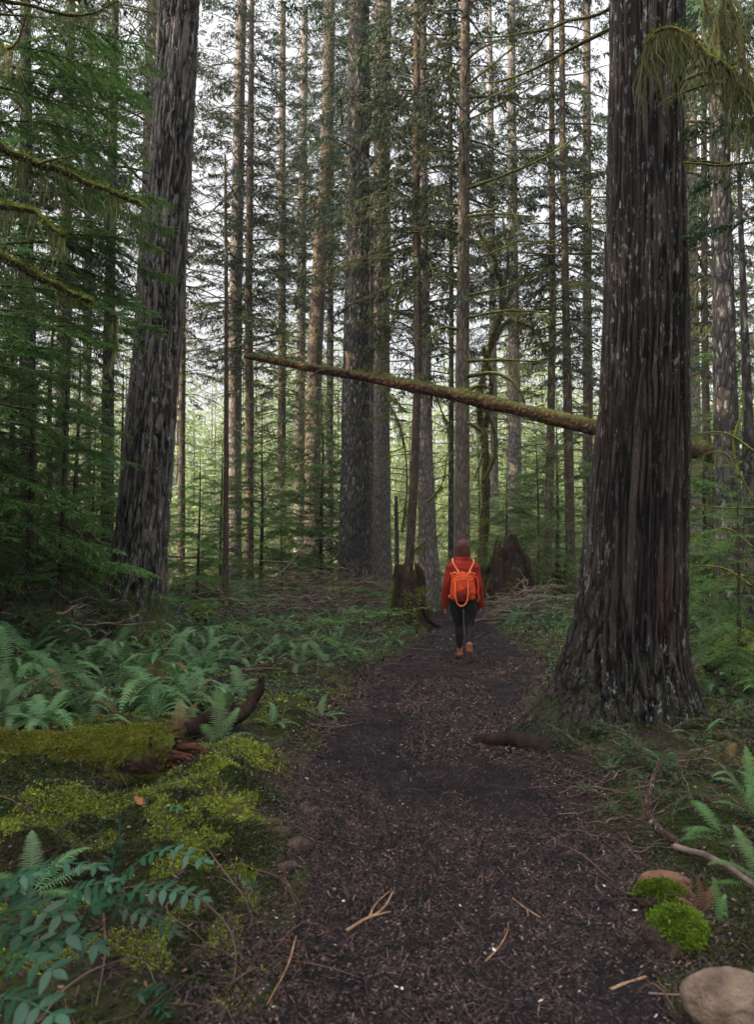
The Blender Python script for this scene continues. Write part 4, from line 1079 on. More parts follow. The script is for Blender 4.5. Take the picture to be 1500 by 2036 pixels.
# ------------------------------------------------------------------ ground moss, leaves, litter  (uncountable: stuff)
def scatter(g, n, y0, y1, x0=None, x1=None, pw=1.0):
    y = y0 + (y1 - y0) * g.rand(n) ** pw
    w = 0.5 * y + .6
    a = np.full(n, -1.0) * w if x0 is None else np.full(n, float(x0)); b = w if x1 is None else np.full(n, float(x1))
    return a + (b - a) * g.rand(n), y
def offpath(x, y): return np.maximum(edgeL(y) - x, x - edgeR(y))
g = rs(101)
mbm = MB(); mbd = MB()
for (n, y0, y1, sz, per) in ((400000, 2.6, 7.2, .0145, 3), (120000, 7.2, 13, .032, 2), (45000, 13, 26, .06, 2)):
    x, y = scatter(g, n, y0, y1)
    o = offpath(x, y)
    m1 = fbm(np.stack([x * 1.25, y * 1.25, 0 * x + 3], 1), 4)
    bump_ = sum(np.exp(-((x - bx) ** 2 + (y - by) ** 2) / br ** 2) for bx, by, br, bh in BUMPS[:6])
    keep = (o > .03) & (m1 + .40 * bump_ - .03 * (y < 3.0) + .15 * (x < edgeL(y)) * (y > 3.45) * (y < 9) + .03 * (x < edgeL(y)) + .95 * (fbm(np.stack([x * 5, y * 5, 0 * x + 8], 1), 3) - .5) > .56) & (g.rand(n) < np.clip(o * 5, .1, 1))
    x, y = x[keep], y[keep]; bump_ = bump_[keep]
    pts = np.stack([x, y, H(x, y)], 1) + g.randn(len(x), 3) * np.array([0, 0, .004])
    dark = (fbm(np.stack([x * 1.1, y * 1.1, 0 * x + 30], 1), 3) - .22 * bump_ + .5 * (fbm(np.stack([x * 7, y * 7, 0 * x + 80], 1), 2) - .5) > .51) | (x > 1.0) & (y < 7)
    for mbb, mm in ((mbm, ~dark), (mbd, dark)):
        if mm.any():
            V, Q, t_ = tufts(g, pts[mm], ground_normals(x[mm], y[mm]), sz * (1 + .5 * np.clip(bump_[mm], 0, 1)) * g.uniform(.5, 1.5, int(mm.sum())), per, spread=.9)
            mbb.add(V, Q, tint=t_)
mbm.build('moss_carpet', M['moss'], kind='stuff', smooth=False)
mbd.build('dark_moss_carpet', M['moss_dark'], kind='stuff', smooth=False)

def litter_mat(name, stops, rough=.7):
    m, t, b, out = new_mat(name); n = N(t)
    r = t.nodes.new('ShaderNodeValToRGB'); t.links.new(n.attr(), r.inputs[0])
    r.color_ramp.interpolation = 'CONSTANT'
    while len(r.color_ramp.elements) < len(stops): r.color_ramp.elements.new(.5)
    for e, (p_, c_) in zip(r.color_ramp.elements, stops): e.position = p_; e.color = (*c_, 1)
    t.links.new(r.outputs[0], b.inputs['Base Color']); b.inputs['Roughness'].default_value = rough
    b.inputs['Specular IOR Level'].default_value = .1
    return m
M['litter'] = litter_mat('needles and chips', [(0, (.020, .015, .016)), (.30, (.045, .030, .030)), (.58, (.062, .041, .037)), (.82, (.11, .065, .047)), (.94, (.20, .13, .10)), (.994, (.34, .31, .30))])
def flakes(g, x, y, z, ln, wd, tint, tilt=.25):
    n = len(x); a = g.rand(n) * 2 * PI
    d = np.stack([np.cos(a), np.sin(a), g.randn(n) * tilt], 1) * ln[:, None] * .5
    s = np.stack([-np.sin(a), np.cos(a), g.randn(n) * tilt], 1) * wd[:, None] * .5
    c = np.stack([x, y, z + np.abs(d[:, 2]) + np.abs(s[:, 2])], 1)
    V = np.stack([c - d - s * .6, c + d - s, c + d * .9 + s * .5, c - d + s], 1).reshape(-1, 3)
    return V, np.arange(4 * n).reshape(-1, 4), np.repeat(tint, 4)
mb = MB()
for n, y0, y1, k in ((260000, 1.9, 6, 1.0), (110000, 6, 12, 1.7), (20000, 12, 26, 3.0)):
    x, y = scatter(g, n, y0, y1, -1.6, 3.2)
    o = offpath(x, y); keep = (o < .12 + .2 * g.rand(n)) & (g.rand(n) < .12 + 1.6 * sst(.38, .62, fbm(np.stack([x * 2.2, y * 1.1, 0 * x + 5], 1), 3)) + .5 * sst(-.25, .05, o)); x, y = x[keep], y[keep]; m_ = len(x)
    typ = g.rand(m_)
    ln = np.where(typ < .6, .007 + .007 * g.rand(m_), .02 + .03 * g.rand(m_)) * k
    wd = np.where(typ < .6, ln * .7, .0022 * k)
    V, Q, t_ = flakes(g, x, y, H(x, y) + .010, ln, wd, np.clip(g.rand(m_) * np.where(typ < .6, 1.0, 1.0), 0, 1), .3)
    mb.add(V, Q, tint=t_)
for n, y0, y1, k in ((50000, 1.9, 7, .75), (40000, 7, 24, 2.0)):
    x, y = scatter(g, n, y0, y1)
    o = offpath(x, y); keep = o > .05; x, y = x[keep], y[keep]; m_ = len(x)
    typ = g.rand(m_)
    ln = np.where(typ < .4, .012 + .02 * g.rand(m_), .03 + .06 * g.rand(m_)) * k
    wd = np.where(typ < .4, ln * .6, .0028 * k)
    V, Q, t_ = flakes(g, x, y, H(x, y) + .008, ln, wd, .05 + .94 * g.rand(m_) ** 1.4, .4)
    mb.add(V, Q, tint=t_)
mb.build('needle_litter', M['litter'], kind='stuff', smooth=False)

# loose twigs lying everywhere on the banks
def twig_curve(g, p, L, az_, wob=.25, rise=.0, n=7):
    a = az_ + np.cumsum(g.randn(n) * wob); s = L / n
    q = np.cumsum(np.stack([np.cos(a) * s, np.sin(a) * s, 0 * a], 1), 0) + np.array([p[0], p[1], 0])
    q[:, 2] = H(q[:, 0], q[:, 1]) + .012 + rise * np.sin(np.linspace(0, PI, n)) * g.rand()
    return q
mb = MB()
for i in range(900):
    y = 2.2 + 12 * g.rand() ** 1.3; x = g.uniform(-.5 * y - .4, .5 * y + .4)
    o = float(offpath(np.array([x]), np.array([y]))[0])
    if o < 0 and g.rand() < .8: continue
    L = g.uniform(.12, .6) * (1 if o > 0 else .4)
    V, Q, T = tube_arr(twig_curve(g, (x, y), L, g.rand() * 6.3, .25, .1 if o > 0 else .01), np.linspace(.0026, .0010, 7) * g.uniform(.5, 1.4) * max(1, y / 5), 5)
    mb.add(V, Q, T, tint=g.uniform(.32, .97))
mb.build('twig_litter', M['litter'], kind='stuff')
tw = [([(692, 1860), (725, 1838), (760, 1815), (780, 1778)], .007, 'pale forked twig lying near the middle of the path', [[(735, 1832), (760, 1826), (778, 1822)], [(735, 1832), (748, 1806), (775, 1782)]], 'stick_pale'),
      ([(966, 1920), (990, 1895), (1008, 1866), (1012, 1842)], .004, 'thin bent twig on the path, lower right', [], 'stick_pale'),
      ([(1022, 1795), (1048, 1815), (1075, 1832)], .004, 'small reddish twig right of the middle of the path', [[(1048, 1815), (1052, 1832)]], 'stick_pale'),
      ([(1165, 1735), (1200, 1752), (1252, 1785), (1300, 1770)], .004, 'long thin dark twig at the right path edge', [], 'stick_red'),
      ([(590, 1870), (575, 1920), (560, 1955), (530, 2010)], .004, 'long pale bent twig at the left path edge', [], 'stick_pale'),
      ([(600, 1922), (660, 1935), (720, 1955)], .004, 'reddish twig at the bottom left of the path', [], 'stick_red'),
      ([(1215, 1975), (1245, 1962), (1285, 1950)], .008, 'short thick reddish stick beside the tan stone', [], 'stick_pale'),
      ([(1290, 1985), (1370, 1988), (1440, 1978)], .004, 'grey twig curving in front of the tan stone', [], 'stick'),
      ([(805, 1290), (870, 1296)], .006, 'straight twig lying on the path left of the walker feet', [], 'stick'),
      ([(612, 1442), (660, 1450), (722, 1440)], .007, 'reddish stick at the left path edge near the curled root', [], 'stick_red'),
      ([(485, 1335), (520, 1332), (560, 1334)], .02, 'dark red piece of branch among the ferns', [], 'stick_red'),
      ([(820, 1398), (850, 1400), (885, 1396)], .008, 'flat brown stick in the middle distance of the path', [], 'stick_red')]
for pts_, r, lb, forks, mt in tw:
    q = [gpt(a, b, .016) for a, b in pts_]
    o = empty('twig', tuple(q[0]), lb, 'twig')
    limb(o, 'stem', q, r, r * .5, mat=M[mt], moss=False, n=12, seed=hash(lb) % 100 if False else len(lb))
    for f in forks:
        limb(o, 'fork', [gpt(a, b, .018) for a, b in f], r * .7, r * .4, mat=M[mt], moss=False, n=8, seed=3)
# arching bramble stems in the lower left
bs = empty('bramble', tuple(gpt(440, 1950)), 'leafless arching bramble stems over the lower left bank', 'plant')
for j, l in enumerate([[(350, 1805, .08), (410, 1840, .07), (455, 1880, .05), (468, 1930, .02), (450, 1985, 0), (400, 2030, -.02)], [(80, 2036, .0), (130, 1990, .03), (200, 1960, .05), (280, 1945, .05), (310, 1965, .0)],
                       [(205, 1850, .05), (208, 1920, .03), (190, 2010, 0)], [(405, 1710, .06), (440, 1755, .05), (485, 1800, .02), (500, 1830, 0)], [(440, 1990, .02), (490, 1960, .03), (510, 1930, 0)]]):
    limb(bs, 'stem', [gpt(a, b, c + .012) for a, b, c in l], .0035, .002, mat=M['stick_red'], moss=False, n=20, seed=350 + j)

# ------------------------------------------------------------------ deadwood heaps
def brush(name, label, px0, px1, py0, py1, n, L, r, mt, seed, zr=.35, Yr=None):
    g = rs(seed)
    c = GP((px0 + px1) / 2, (py0 + py1) / 2)
    if Yr:
        c = P((px0 + px1) / 2, 1100, sum(Yr) / 2); c.z = Hs(c.x, c.y)
    o = empty(name, (c.x, c.y, c.z), label, 'brush pile')
    m1, m2 = MB(), MB()
    for i in range(n):
        px = g.uniform(px0, px1); py = g.uniform(py0, py1)
        p = GP(px, py) if Yr is None else None
        if p is None:
            Yd = g.uniform(*Yr); p = P(px, 1100, Yd); p.z = Hs(p.x, p.y)
        a = g.choice([0, PI]) + g.randn() * .8; l = g.uniform(.35, 1) * L
        k = 8; aa = a + np.cumsum(g.randn(k) * .14); s = l / k
        q = np.cumsum(np.stack([np.cos(aa) * s, np.sin(aa) * s, g.randn(k) * s * .3 + g.randn() * .14 * s], 1), 0)
        q[:, :2] += np.array([p.x, p.y]) - q[k // 2, :2]
        q[:, 2] += p.z + g.rand() ** 1.5 * zr
        q[:, 2] = np.maximum(q[:, 2], H(q[:, 0], q[:, 1]) + .01)
        V, Q, T = tube_arr(q - np.array([c.x, c.y, c.z]), np.linspace(r, r * .3, k) * g.uniform(.5, 1.4), 6)
        (m1 if g.rand() < .7 else m2).add(V, Q, T)
        for b in range(g.randint(0, 4)):
            j = g.randint(2, k - 1); az2 = aa[j] + g.choice([-1, 1]) * g.uniform(.4, .9); l2 = l * g.uniform(.15, .35)
            q2 = np.linspace(0, 1, 4)[:, None] * np.array([math.cos(az2), math.sin(az2), g.randn() * .4]) * l2 + q[j]
            V, Q, T = tube_arr(q2 - np.array([c.x, c.y, c.z]), np.linspace(r * .5, r * .15, 4), 5, cap=False)
            m1.add(V, Q)
    m1.build('sticks', M[mt], o, kind='stuff')
    if m2.V: m2.build('pale_sticks', M['stick'], o, kind='stuff')
brush('brush_pile', 'tangled heap of reddish dead branches left of the dark central fir foot', 540, 760, 1125, 1215, 240, 1.4, .013, 'stick_red', 1, .9, (15.5, 20.5))
brush('brush_pile', 'loose grey branches in front of the big rotten stump', 975, 1110, 1165, 1225, 110, 1.4, .014, 'stick', 2, .45, (16, 18.5))
brush('brush_pile', 'scattered thin dead branches under the young hemlocks, right of the big furrowed fir', 345, 560, 1100, 1180, 90, 1.8, .012, 'stick', 3, .7, (14, 20))
brush('brush_pile', 'scattered dead sticks around the fern beds, left of the path', 330, 760, 1215, 1300, 90, .8, .009, 'stick', 4, .15)
brush('brush_pile', 'dark fallen branches left of the big furrowed fir foot', 0, 230, 1180, 1240, 60, 2.2, .016, 'stick', 5, .6, (11.5, 14.5))
brush('brush_pile', 'dry sticks and twigs spilling from the cedar bank onto the path', 1150, 1330, 1600, 1700, 34, .35, .0030, 'stick_red', 6, .05)
for lb, l, r in (('long pale dead branch lying behind the thicket, right of the big furrowed fir', [(330, 1107), (400, 1110), (470, 1113), (590, 1118)], .018), ('arched bare grey branch above the brush pile', [(545, 1150), (580, 1118), (610, 1078), (660, 1070), (700, 1090)], .014),
                 ('white sloping stick on the heap near the dark central fir', [(690, 1205), (705, 1180), (722, 1160)], .012)):
    o = empty('dead_branch', tuple(P(*l[0], 17.5)), lb, 'branch')
    limb(o, 'stem', pp(l, 17.5, .2), r, r * .5, mat=M['stick'], moss=False, n=20, seed=9)
db = empty('dead_branch', tuple(gpt(1340, 1690)), 'upright broken branch with red top and peeling white lichen, lower right', 'branch')
b0 = gpt(1340, 1690)
limb(db, 'stem', [P(1345, 1682, b0.y), P(1312, 1655, b0.y), P(1292, 1622, b0.y + .03), P(1290, 1590, b0.y + .05), P(1300, 1548, b0.y + .08), P(1312, 1512, b0.y + .1)], .022, .013, mat=bark_mat('lichened stick', (.02, .015, .012), (.10, .06, .045), fx=40, fz=20, lichen=1.0, moss=0, bump=.004, speck=25, lich_col=(.6, .6, .6), red=1.0), moss=False, n=24, seed=12)
db2 = empty('dead_branch', tuple(gpt(1440, 1750)), 'pale rotten branch lying under the bright ferns at lower right', 'branch')
limb(db2, 'stem', [gpt(1340, 1690, .02), gpt(1400, 1722, .05), gpt(1450, 1755, .06), gpt(1520, 1790, .05)], .016, .012, mat=M['stick'], moss=False, n=20, seed=13)

# ------------------------------------------------------------------ ferns
def frond_arr(g, L, az_, e0, droop, wid=.13, pin=26, base=(0, 0, 0), roll=0.0, pw=.2):
    """arching frond with paired pinnae; returns V,Q,tint"""
    n = 12; u = np.linspace(0, 1, n)
    r = L * u * (1 - .12 * u * u); z = L * (math.tan(e0) * u - droop * u ** 2.2) * .8
    sc = L / np.linalg.norm(np.diff(np.stack([r, z], 1), axis=0), axis=1).sum()
    r *= sc; z *= sc
    bend = g.randn() * .25
    a = az_ + bend * u ** 1.5
    pts = np.stack([np.cos(a) * r, np.sin(a) * r, z], 1) + np.array(base)
    V, Q, T = tube_arr(pts, np.linspace(.004, .001, n), 4, cap=False)
    t_ = [np.full(len(V), .3)]; Vs = [V]; Qs = [Q]; nv = len(V)
    uu = np.linspace(.10, .99, pin)
    Pc = np.stack([np.interp(uu, u, pts[:, k]) for k in range(3)], 1)
    Tg = np.gradient(Pc, axis=0); Tg /= np.linalg.norm(Tg, axis=1)[:, None]
    sd_ = np.cross(Tg, [0, 0, 1.0]); sd_ /= np.linalg.norm(sd_, axis=1)[:, None] + 1e-9
    up_ = np.cross(sd_, Tg)
    ln = L * wid * np.minimum(1, (uu + .03) * 4.5) * np.clip((1 - uu) * 1.6, 0, 1) ** .75 + .004
    for s in (-1, 1):
        d = s * sd_ * (math.cos(roll * s)) + Tg * (.18 + .25 * uu[:, None]) + up_ * (.12 + g.randn(pin, 1) * .06)
        d /= np.linalg.norm(d, axis=1)[:, None]
        l = (ln * g.uniform(.88, 1.08, pin))[:, None]
        sp_ = L / pin
        w = Tg * min(.62 * sp_, 9)
        tip = Pc + d * l; tip[:, 2] -= l[:, 0] * (.12 + .15 * g.rand(pin))
        a_ = Pc - w * .55; b_ = Pc + d * l * .45 - w * .42; c_ = Pc + d * l * .45 + w * .42; e_ = Pc + w * .45
        VV = np.stack([a_, b_, tip, c_, e_], 1)
        Vs.append(VV.reshape(-1, 3)); i = np.arange(pin)[:, None] * 5 + nv
        Qs.append(np.concatenate([i + 0, i + 1, i + 3, i + 4], 1)); nv2 = i
        t_.append(np.repeat(.15 + .5 * g.rand(pin) * uu, 5)); 
        Ts = np.concatenate([i + 1, i + 2, i + 3], 1)
        if s == -1: T1 = Ts
        else: T1 = np.concatenate([T1, Ts])
        nv += pin * 5
    return np.concatenate(Vs), np.concatenate(Qs), T1, np.concatenate(t_)

FERN = []
for i in range(5):
    g = rs(140 + i); mb = MB(); nf = g.randint(10, 15)
    for f in range(nf):
        L = g.uniform(.55, .85)
        V, Q, T, t_ = frond_arr(g, L, f * 2.4 + g.randn() * .2, g.uniform(.55, 1.15), g.uniform(1.0, 1.7), wid=.12, pin=34)
        mb.add(V, Q, T, tint=t_)
    o = mb.build('f', M['fern'], smooth=False); FERN.append(o.data); bpy.data.objects.remove(o)
def fern_at(px, py, s, label, group=None, mat=None):
    p = GP(px, py)
    o = bpy.data.objects.new('fern', FERN[random.randrange(5)]); C.objects.link(o)
    o.location = (p.x, p.y, p.z - .02); o.scale = (s, s, s * random.uniform(.7, 1.0)); o.rotation_euler = (random.uniform(-.15, .15), random.uniform(-.15, .15), random.random() * 6.3)
    tag(o, label, 'fern', group)
    if mat:
        o.material_slots[0].link = 'OBJECT'; o.material_slots[0].material = mat
    return o
LF = [(105, 1345, 1.0), (185, 1330, 1.05), (275, 1345, .95), (330, 1345, 1.0), (40, 1400, .9), (150, 1405, .9), (240, 1420, .8), (310, 1410, 1.0), (395, 1330, .9), (450, 1320, .75), (15, 1340, 1.0), (60, 1300, 1.0),
      (370, 1290, .8), (130, 1290, .9), (420, 1285, .7), (500, 1330, .45), (560, 1300, .45), (230, 1290, .8), (20, 1450, .7), (90, 1440, .7), (180, 1445, .6), (350, 1380, .8)]
ORD = ['leftmost', 'second from the left', 'third from the left', 'fourth from the left', 'fifth from the left', 'sixth from the left', 'seventh from the left', 'eighth from the left', 'ninth from the left', 'tenth from the left']
for rn, sel in (('back row', lambda q: q < 1325), ('middle row', lambda q: 1325 <= q < 1390), ('front row', lambda q: q >= 1390)):
    for k_, (px, py, s) in enumerate(sorted([f for f in LF if sel(f[1])])):
        fern_at(px, py, s * 1.25, 'sword fern in the bed by the big furrowed fir, %s, %s' % (rn, ORD[k_]), 'sword ferns in the left bed')
g = rs(151)
cnt = 0
while cnt < 24:
    py = 1262 + 165 * g.rand(); px = g.uniform(-20, 600)
    p = GP(px, py)
    if (200 < px < 345 and py < 1275) or (px > 480 and py > 1380): continue
    fern_at(px, py, g.uniform(.4, 1.0), 'leaning sword fern among the denser ferns of the left bed', 'scattered ferns in the left bed'); cnt += 1
g = rs(150)
cnt = 0
while cnt < 95:
    py = 1195 + 150 * g.rand(); px = g.uniform(-20, 800)
    p = GP(px, py)
    if float(offpath(np.array([p.x]), np.array([p.y]))[0]) < .25 or (200 < px < 345 and py < 1262): continue
    fern_at(px, py, g.uniform(.35, .9), 'low fern in the undergrowth left of the path', 'low ferns left of the path'); cnt += 1
cnt = 0
while cnt < 45:
    py = 1190 + 75 * g.rand(); px = g.uniform(960, 1520)
    p = GP(px, py)
    if float(offpath(np.array([p.x]), np.array([p.y]))[0]) < .3: continue
    fern_at(px, py, g.uniform(.4, .75), 'low fern in the undergrowth right of the path', 'low ferns right of the path'); cnt += 1
for px, py, s, lb in ((1090, 1245, .6, 'fern clump right of the path, left of the cedar trunk'), (1420, 1385, .8, 'dim fern right of the cedar foot'), (1490, 1400, .8, 'dim fern cut by the right edge beside the cedar foot'),
                      (1085, 1395, .35, 'small fern tucked against the left flare of the cedar'), (1045, 1225, .5, 'pale fern in front of the rotten stump')):
    fern_at(px, py, s, lb)
fern_at(390, 1395, .6, 'orange-brown withered fern above the curled root', mat=M['fern_brown'])
fern_at(310, 1355, .8, 'orange-brown withered fern in the middle of the left bed', mat=M['fern_brown'])
fern_at(120, 1385, .7, 'brown withered fern near the left edge of the bed', mat=M['fern_brown'])
fern_at(250, 1445, .6, 'brown withered fern behind the mossy log', mat=M['fern_brown'])
fern_at(1450, 1520, .5, 'brown dried fern right of the cedar foot', mat=M['fern_brown'])
fern_at(480, 1190, .6, 'rusty withered fern by the low mossy stump', mat=M['fern_brown'])
def hero_fern(label, px, py, fr, mat, seed, pin=30):
    """fr: list of (azimuth deg, length, elevation, droop)"""
    g = rs(seed); p = GP(px, py)
    o = empty('fern', (p.x, p.y, p.z - .01), label, 'fern')
    for (a, L, e, d) in fr:
        V, Q, T, t_ = frond_arr(g, L, R(a), e, d, wid=.19, pin=pin)
        mb = MB(); mb.add(V, Q, T, tint=t_); mb.build('frond', mat, o, smooth=False)
hero_fern('bright green fern standing up in front of the curled root', 430, 1475, [(80, .42, 1.25, .55), (60, .36, .9, .5), (20, .36, .6, .7), (140, .3, .8, .7), (-10, .3, .5, .6)], M['fern_bright'], 1)
hero_fern('yellowish fern left of the bright upright fern', 345, 1465, [(60, .36, 1.0, .5), (85, .34, 1.1, .6), (150, .3, .7, .7), (30, .35, .7, .7)], M['fern_brown'], 2)
hero_fern('pale fern arching over the curled root', 470, 1385, [(90, .45, 1.1, 1.0), (60, .45, .9, 1.0), (10, .4, .8, .9), (-60, .35, .9, 1.3), (150, .4, .9, 1.1)], M['fern'], 3)
hero_fern('small fern at the left path edge beside the curled root', 540, 1440, [(0, .26, .5, .6), (-40, .22, .6, .7), (80, .25, 1, .6), (30, .24, .6, .7), (200, .2, .8, .8)], M['fern'], 4)
hero_fern('fern at the left path edge, farther along', 640, 1425, [(0, .3, .5, .6), (40, .25, .6, .7), (100, .25, 1, .6), (180, .22, .8, .8), (-30, .2, .6, .7)], M['fern'], 14)
hero_fern('bright yellow-green fern spreading toward the path at lower right', 1440, 1660, [(200, .34, .35, .35), (235, .40, .25, .6), (160, .32, .5, .7), (120, .3, .9, .8), (270, .3, .3, .8), (190, .28, .7, .8)], M['fern_bright'], 5, 34)
hero_fern('bright fern cut by the right edge above the others', 1520, 1640, [(100, .42, 1.25, .4), (130, .4, 1.1, .5), (175, .3, .9, .8), (60, .35, 1, .6)], M['fern_bright'], 6, 34)
hero_fern('fern cut by the right edge beside the pale rotten branch', 1530, 1765, [(150, .28, .8, .6), (180, .3, .4, .5), (210, .26, .4, .6), (110, .3, 1.0, .5)], M['fern_bright'], 7, 30)
hero_fern('short upright fern frond right of the moss-topped stone', 1440, 1835, [(95, .17, 1.2, .3), (80, .13, .9, .4)], M['fern_bright'], 8, 18)
hero_fern('orange-red withering fern behind the moss-topped stone', 1405, 1815, [(130, .14, 1.0, .5), (170, .13, .8, .6), (60, .13, 1.1, .5), (100, .15, 1.3, .4), (220, .12, .5, .6)], leaf_mat('red fern', (.11, .035, .02), (.15, .075, .03), transl=.3, scale=9), 9, 14)
hero_fern('dark green fern behind the leathery fronds at the left edge', 60, 1775, [(20, .34, .6, .5), (60, .32, .8, .6), (-10, .3, .4, .5), (110, .3, 1.0, .6), (160, .3, .6, .6)], M['fern'], 10, 30)

# small-leaved ground cover
g = rs(160); mb = MB()
for (n, y0, y1, sz, lim) in ((34000, 8, 14, .032, .47), (48000, 14, 26, .055, .42), (9000, 2.4, 8, .016, .52)):
    x, y = scatter(g, n, y0, y1)
    m1 = fbm(np.stack([x * .9, y * .9, 0 * x + 60], 1), 3); o = offpath(x, y)
    k_ = (o > .15) & (m1 > lim); x, y = x[k_], y[k_]; m_ = len(x)
    p0 = np.stack([x, y, H(x, y) + g.rand(m_) * .10 * (sz / .032)], 1)
    a = g.rand(m_) * 6.28; d = np.stack([np.cos(a), np.sin(a), g.randn(m_) * .3 - .1], 1) * (sz * g.uniform(.6, 1.4, m_))[:, None]
    s = np.stack([-np.sin(a), np.cos(a), g.randn(m_) * .25], 1) * sz * .38
    V = np.stack([p0, p0 + d * .45 + s, p0 + d, p0 + d * .45 - s], 1).reshape(-1, 3)
    mb.add(V, np.arange(len(V)).reshape(-1, 4), tint=np.repeat(g.rand(m_) ** 2 * .8, 4))
mb.build('ground_cover', M['cover'], kind='stuff', smooth=False)
# ragged low shoots and hemlock seedling sprays filling the undergrowth between 13 and 30 m
g = rs(161); brs = []
for i in range(700):
    y = 12 + 16 * g.rand(); x = g.uniform(-.5 * y - 1, .5 * y + 1)
    if float(offpath(np.array([x]), np.array([y]))[0]) < .5: continue
    brs.append(((x, y, Hs(x, y) + g.rand() * .5), g.rand() * 6.3, g.uniform(.4, 1.0), .25, .15))
L_, S_ = foliage(g, brs, sec_sp=0.10, ratio=0.4, leaf=0.08, lsp=0.045, keep=0.8, droop2=.3, stem_r=.006)
L_.build('undergrowth', M['hemlock'], kind='stuff', smooth=False)
S_.build('undergrowth_twigs', M['limb'], kind='stuff')

g = rs(162); brs = []
for i in range(230):
    y = g.uniform(4.3, 8.2); x = g.uniform(float(edgeR(y)) + .25, .5 * y + .5)
    if math.hypot(x - 2.15, y - 6.85) < .62: continue
    brs.append(((x, y, Hs(x, y) + g.rand() * .06), g.rand() * 6.3, g.uniform(.12, .32), g.uniform(.2, 1.0), .9))
L_, S_ = foliage(g, brs, sec_sp=0.028, ratio=0.4, leaf=0.028, lsp=0.018, keep=0.7, droop2=.5, stem_r=.006, wid=.24, jit=1.2)
L_.build('leafy_sprigs', leaf_mat('dim sprig leaf', (.014, .034, .012), (.035, .070, .022), c3=(.07, .05, .02), transl=.25, scale=3, spec=.15), kind='stuff', smooth=False)
S_.build('sprig_stems', M['stick_red'], kind='stuff')
brush('brush_pile', 'fine dead twigs caught around the foot of the big cedar', 1130, 1480, 1500, 1600, 45, .5, .0035, 'stick_red', 7, .10)
for px, py, s, lb in ((1395, 1475, .42, 'small fern against the right side of the cedar foot'), (1330, 1530, .38, 'small dark fern before the cedar foot'), (1475, 1560, .5, 'leaning fern at the right edge above the bright ferns'), (1215, 1530, .3, 'tiny fern in front of the cedar between roots and path')):
    fern_at(px, py, s, lb)

# ------------------------------------------------------------------ leathery-leaved plant (pinnate, oval leaflets)
def leaflet(L, w):
    """oval leaflet along +X folded along its midrib, with a few wavy-edged vertices"""
    xs_ = np.array([0, .12, .35, .6, .82, 1.0]) * L; ws = np.array([.08, .65, 1, .85, .45, .0]) * w
    V = [(x, 0, -.06 * L * (x / L) ** 2 * 2) for x in xs_] + [(x, y_, .10 * y_ / w * w - .12 * L * (x / L) ** 2) for x, y_ in zip(xs_, ws)] + [(x, -y_, .10 * y_ - .12 * L * (x / L) ** 2) for x, y_ in zip(xs_, ws)]
    Q = [(i, i + 1, 6 + i + 1, 6 + i) for i in range(5)] + [(i + 1, i, 12 + i, 12 + i + 1) for i in range(5)]
    return np.array(V), np.array(Q)
def grape_frond(parent, ctrl, nl, ll, seed, upv=(0, -.35, 1), term=True):
    g = rs(seed); o0 = np.array(parent.location)
    pts = curve_pts(ctrl, 24) - o0
    mb = MB(); V, Q, T = tube_arr(pts, np.linspace(.003, .0015, 24), 6); mb.add(V, Q, T, tint=1.0)
    up_ = np.array(upv, float); up_ /= np.linalg.norm(up_)
    s_ = np.linspace(.22, .97, nl)
    for k, u in enumerate(s_):
        i = u * 22.9; i0 = int(i); c = pts[i0] + (pts[i0 + 1] - pts[i0]) * (i - i0)
        tg = pts[i0 + 1] - pts[i0]; tg /= np.linalg.norm(tg)
        sd_ = np.cross(tg, up_); sd_ /= np.linalg.norm(sd_); un = np.cross(sd_, tg)
        for s in (-1, 1):
            L = 1.12 * ll * (1 - .35 * max(0, u - .5)) * g.uniform(.85, 1.1)
            X_ = tg * (.42 + g.randn() * .12) + s * sd_ + un * (g.randn() * .15 - .12); X_ /= np.linalg.norm(X_)
            Z_ = un + g.randn(3) * .18; Z_ -= X_ * Z_.dot(X_); Z_ /= np.linalg.norm(Z_); Yv = np.cross(Z_, X_)
            V, Q = leaflet(L, L * .21)
            mb.add(c + V[:, :1] * X_ + V[:, 1:2] * Yv + V[:, 2:] * Z_, Q, tint=g.rand() * .3)
    if term:
        tg = pts[-1] - pts[-2]; tg /= np.linalg.norm(tg); sd_ = np.cross(tg, up_); sd_ /= np.linalg.norm(sd_); un = np.cross(sd_, tg)
        V, Q = leaflet(ll * .8, ll * .2); mb.add(pts[-1] + V[:, :1] * tg + V[:, 1:2] * sd_ + V[:, 2:] * un, Q, tint=.2)
    mb.build('frond', M['mahonia'], parent)
def fr(l): return [P(a, b, c) for a, b, c in l]
og = empty('oregon_grape', tuple(gpt(100, 1990)), 'large blue-green leathery-leaved plant filling the lower left corner', 'plant')
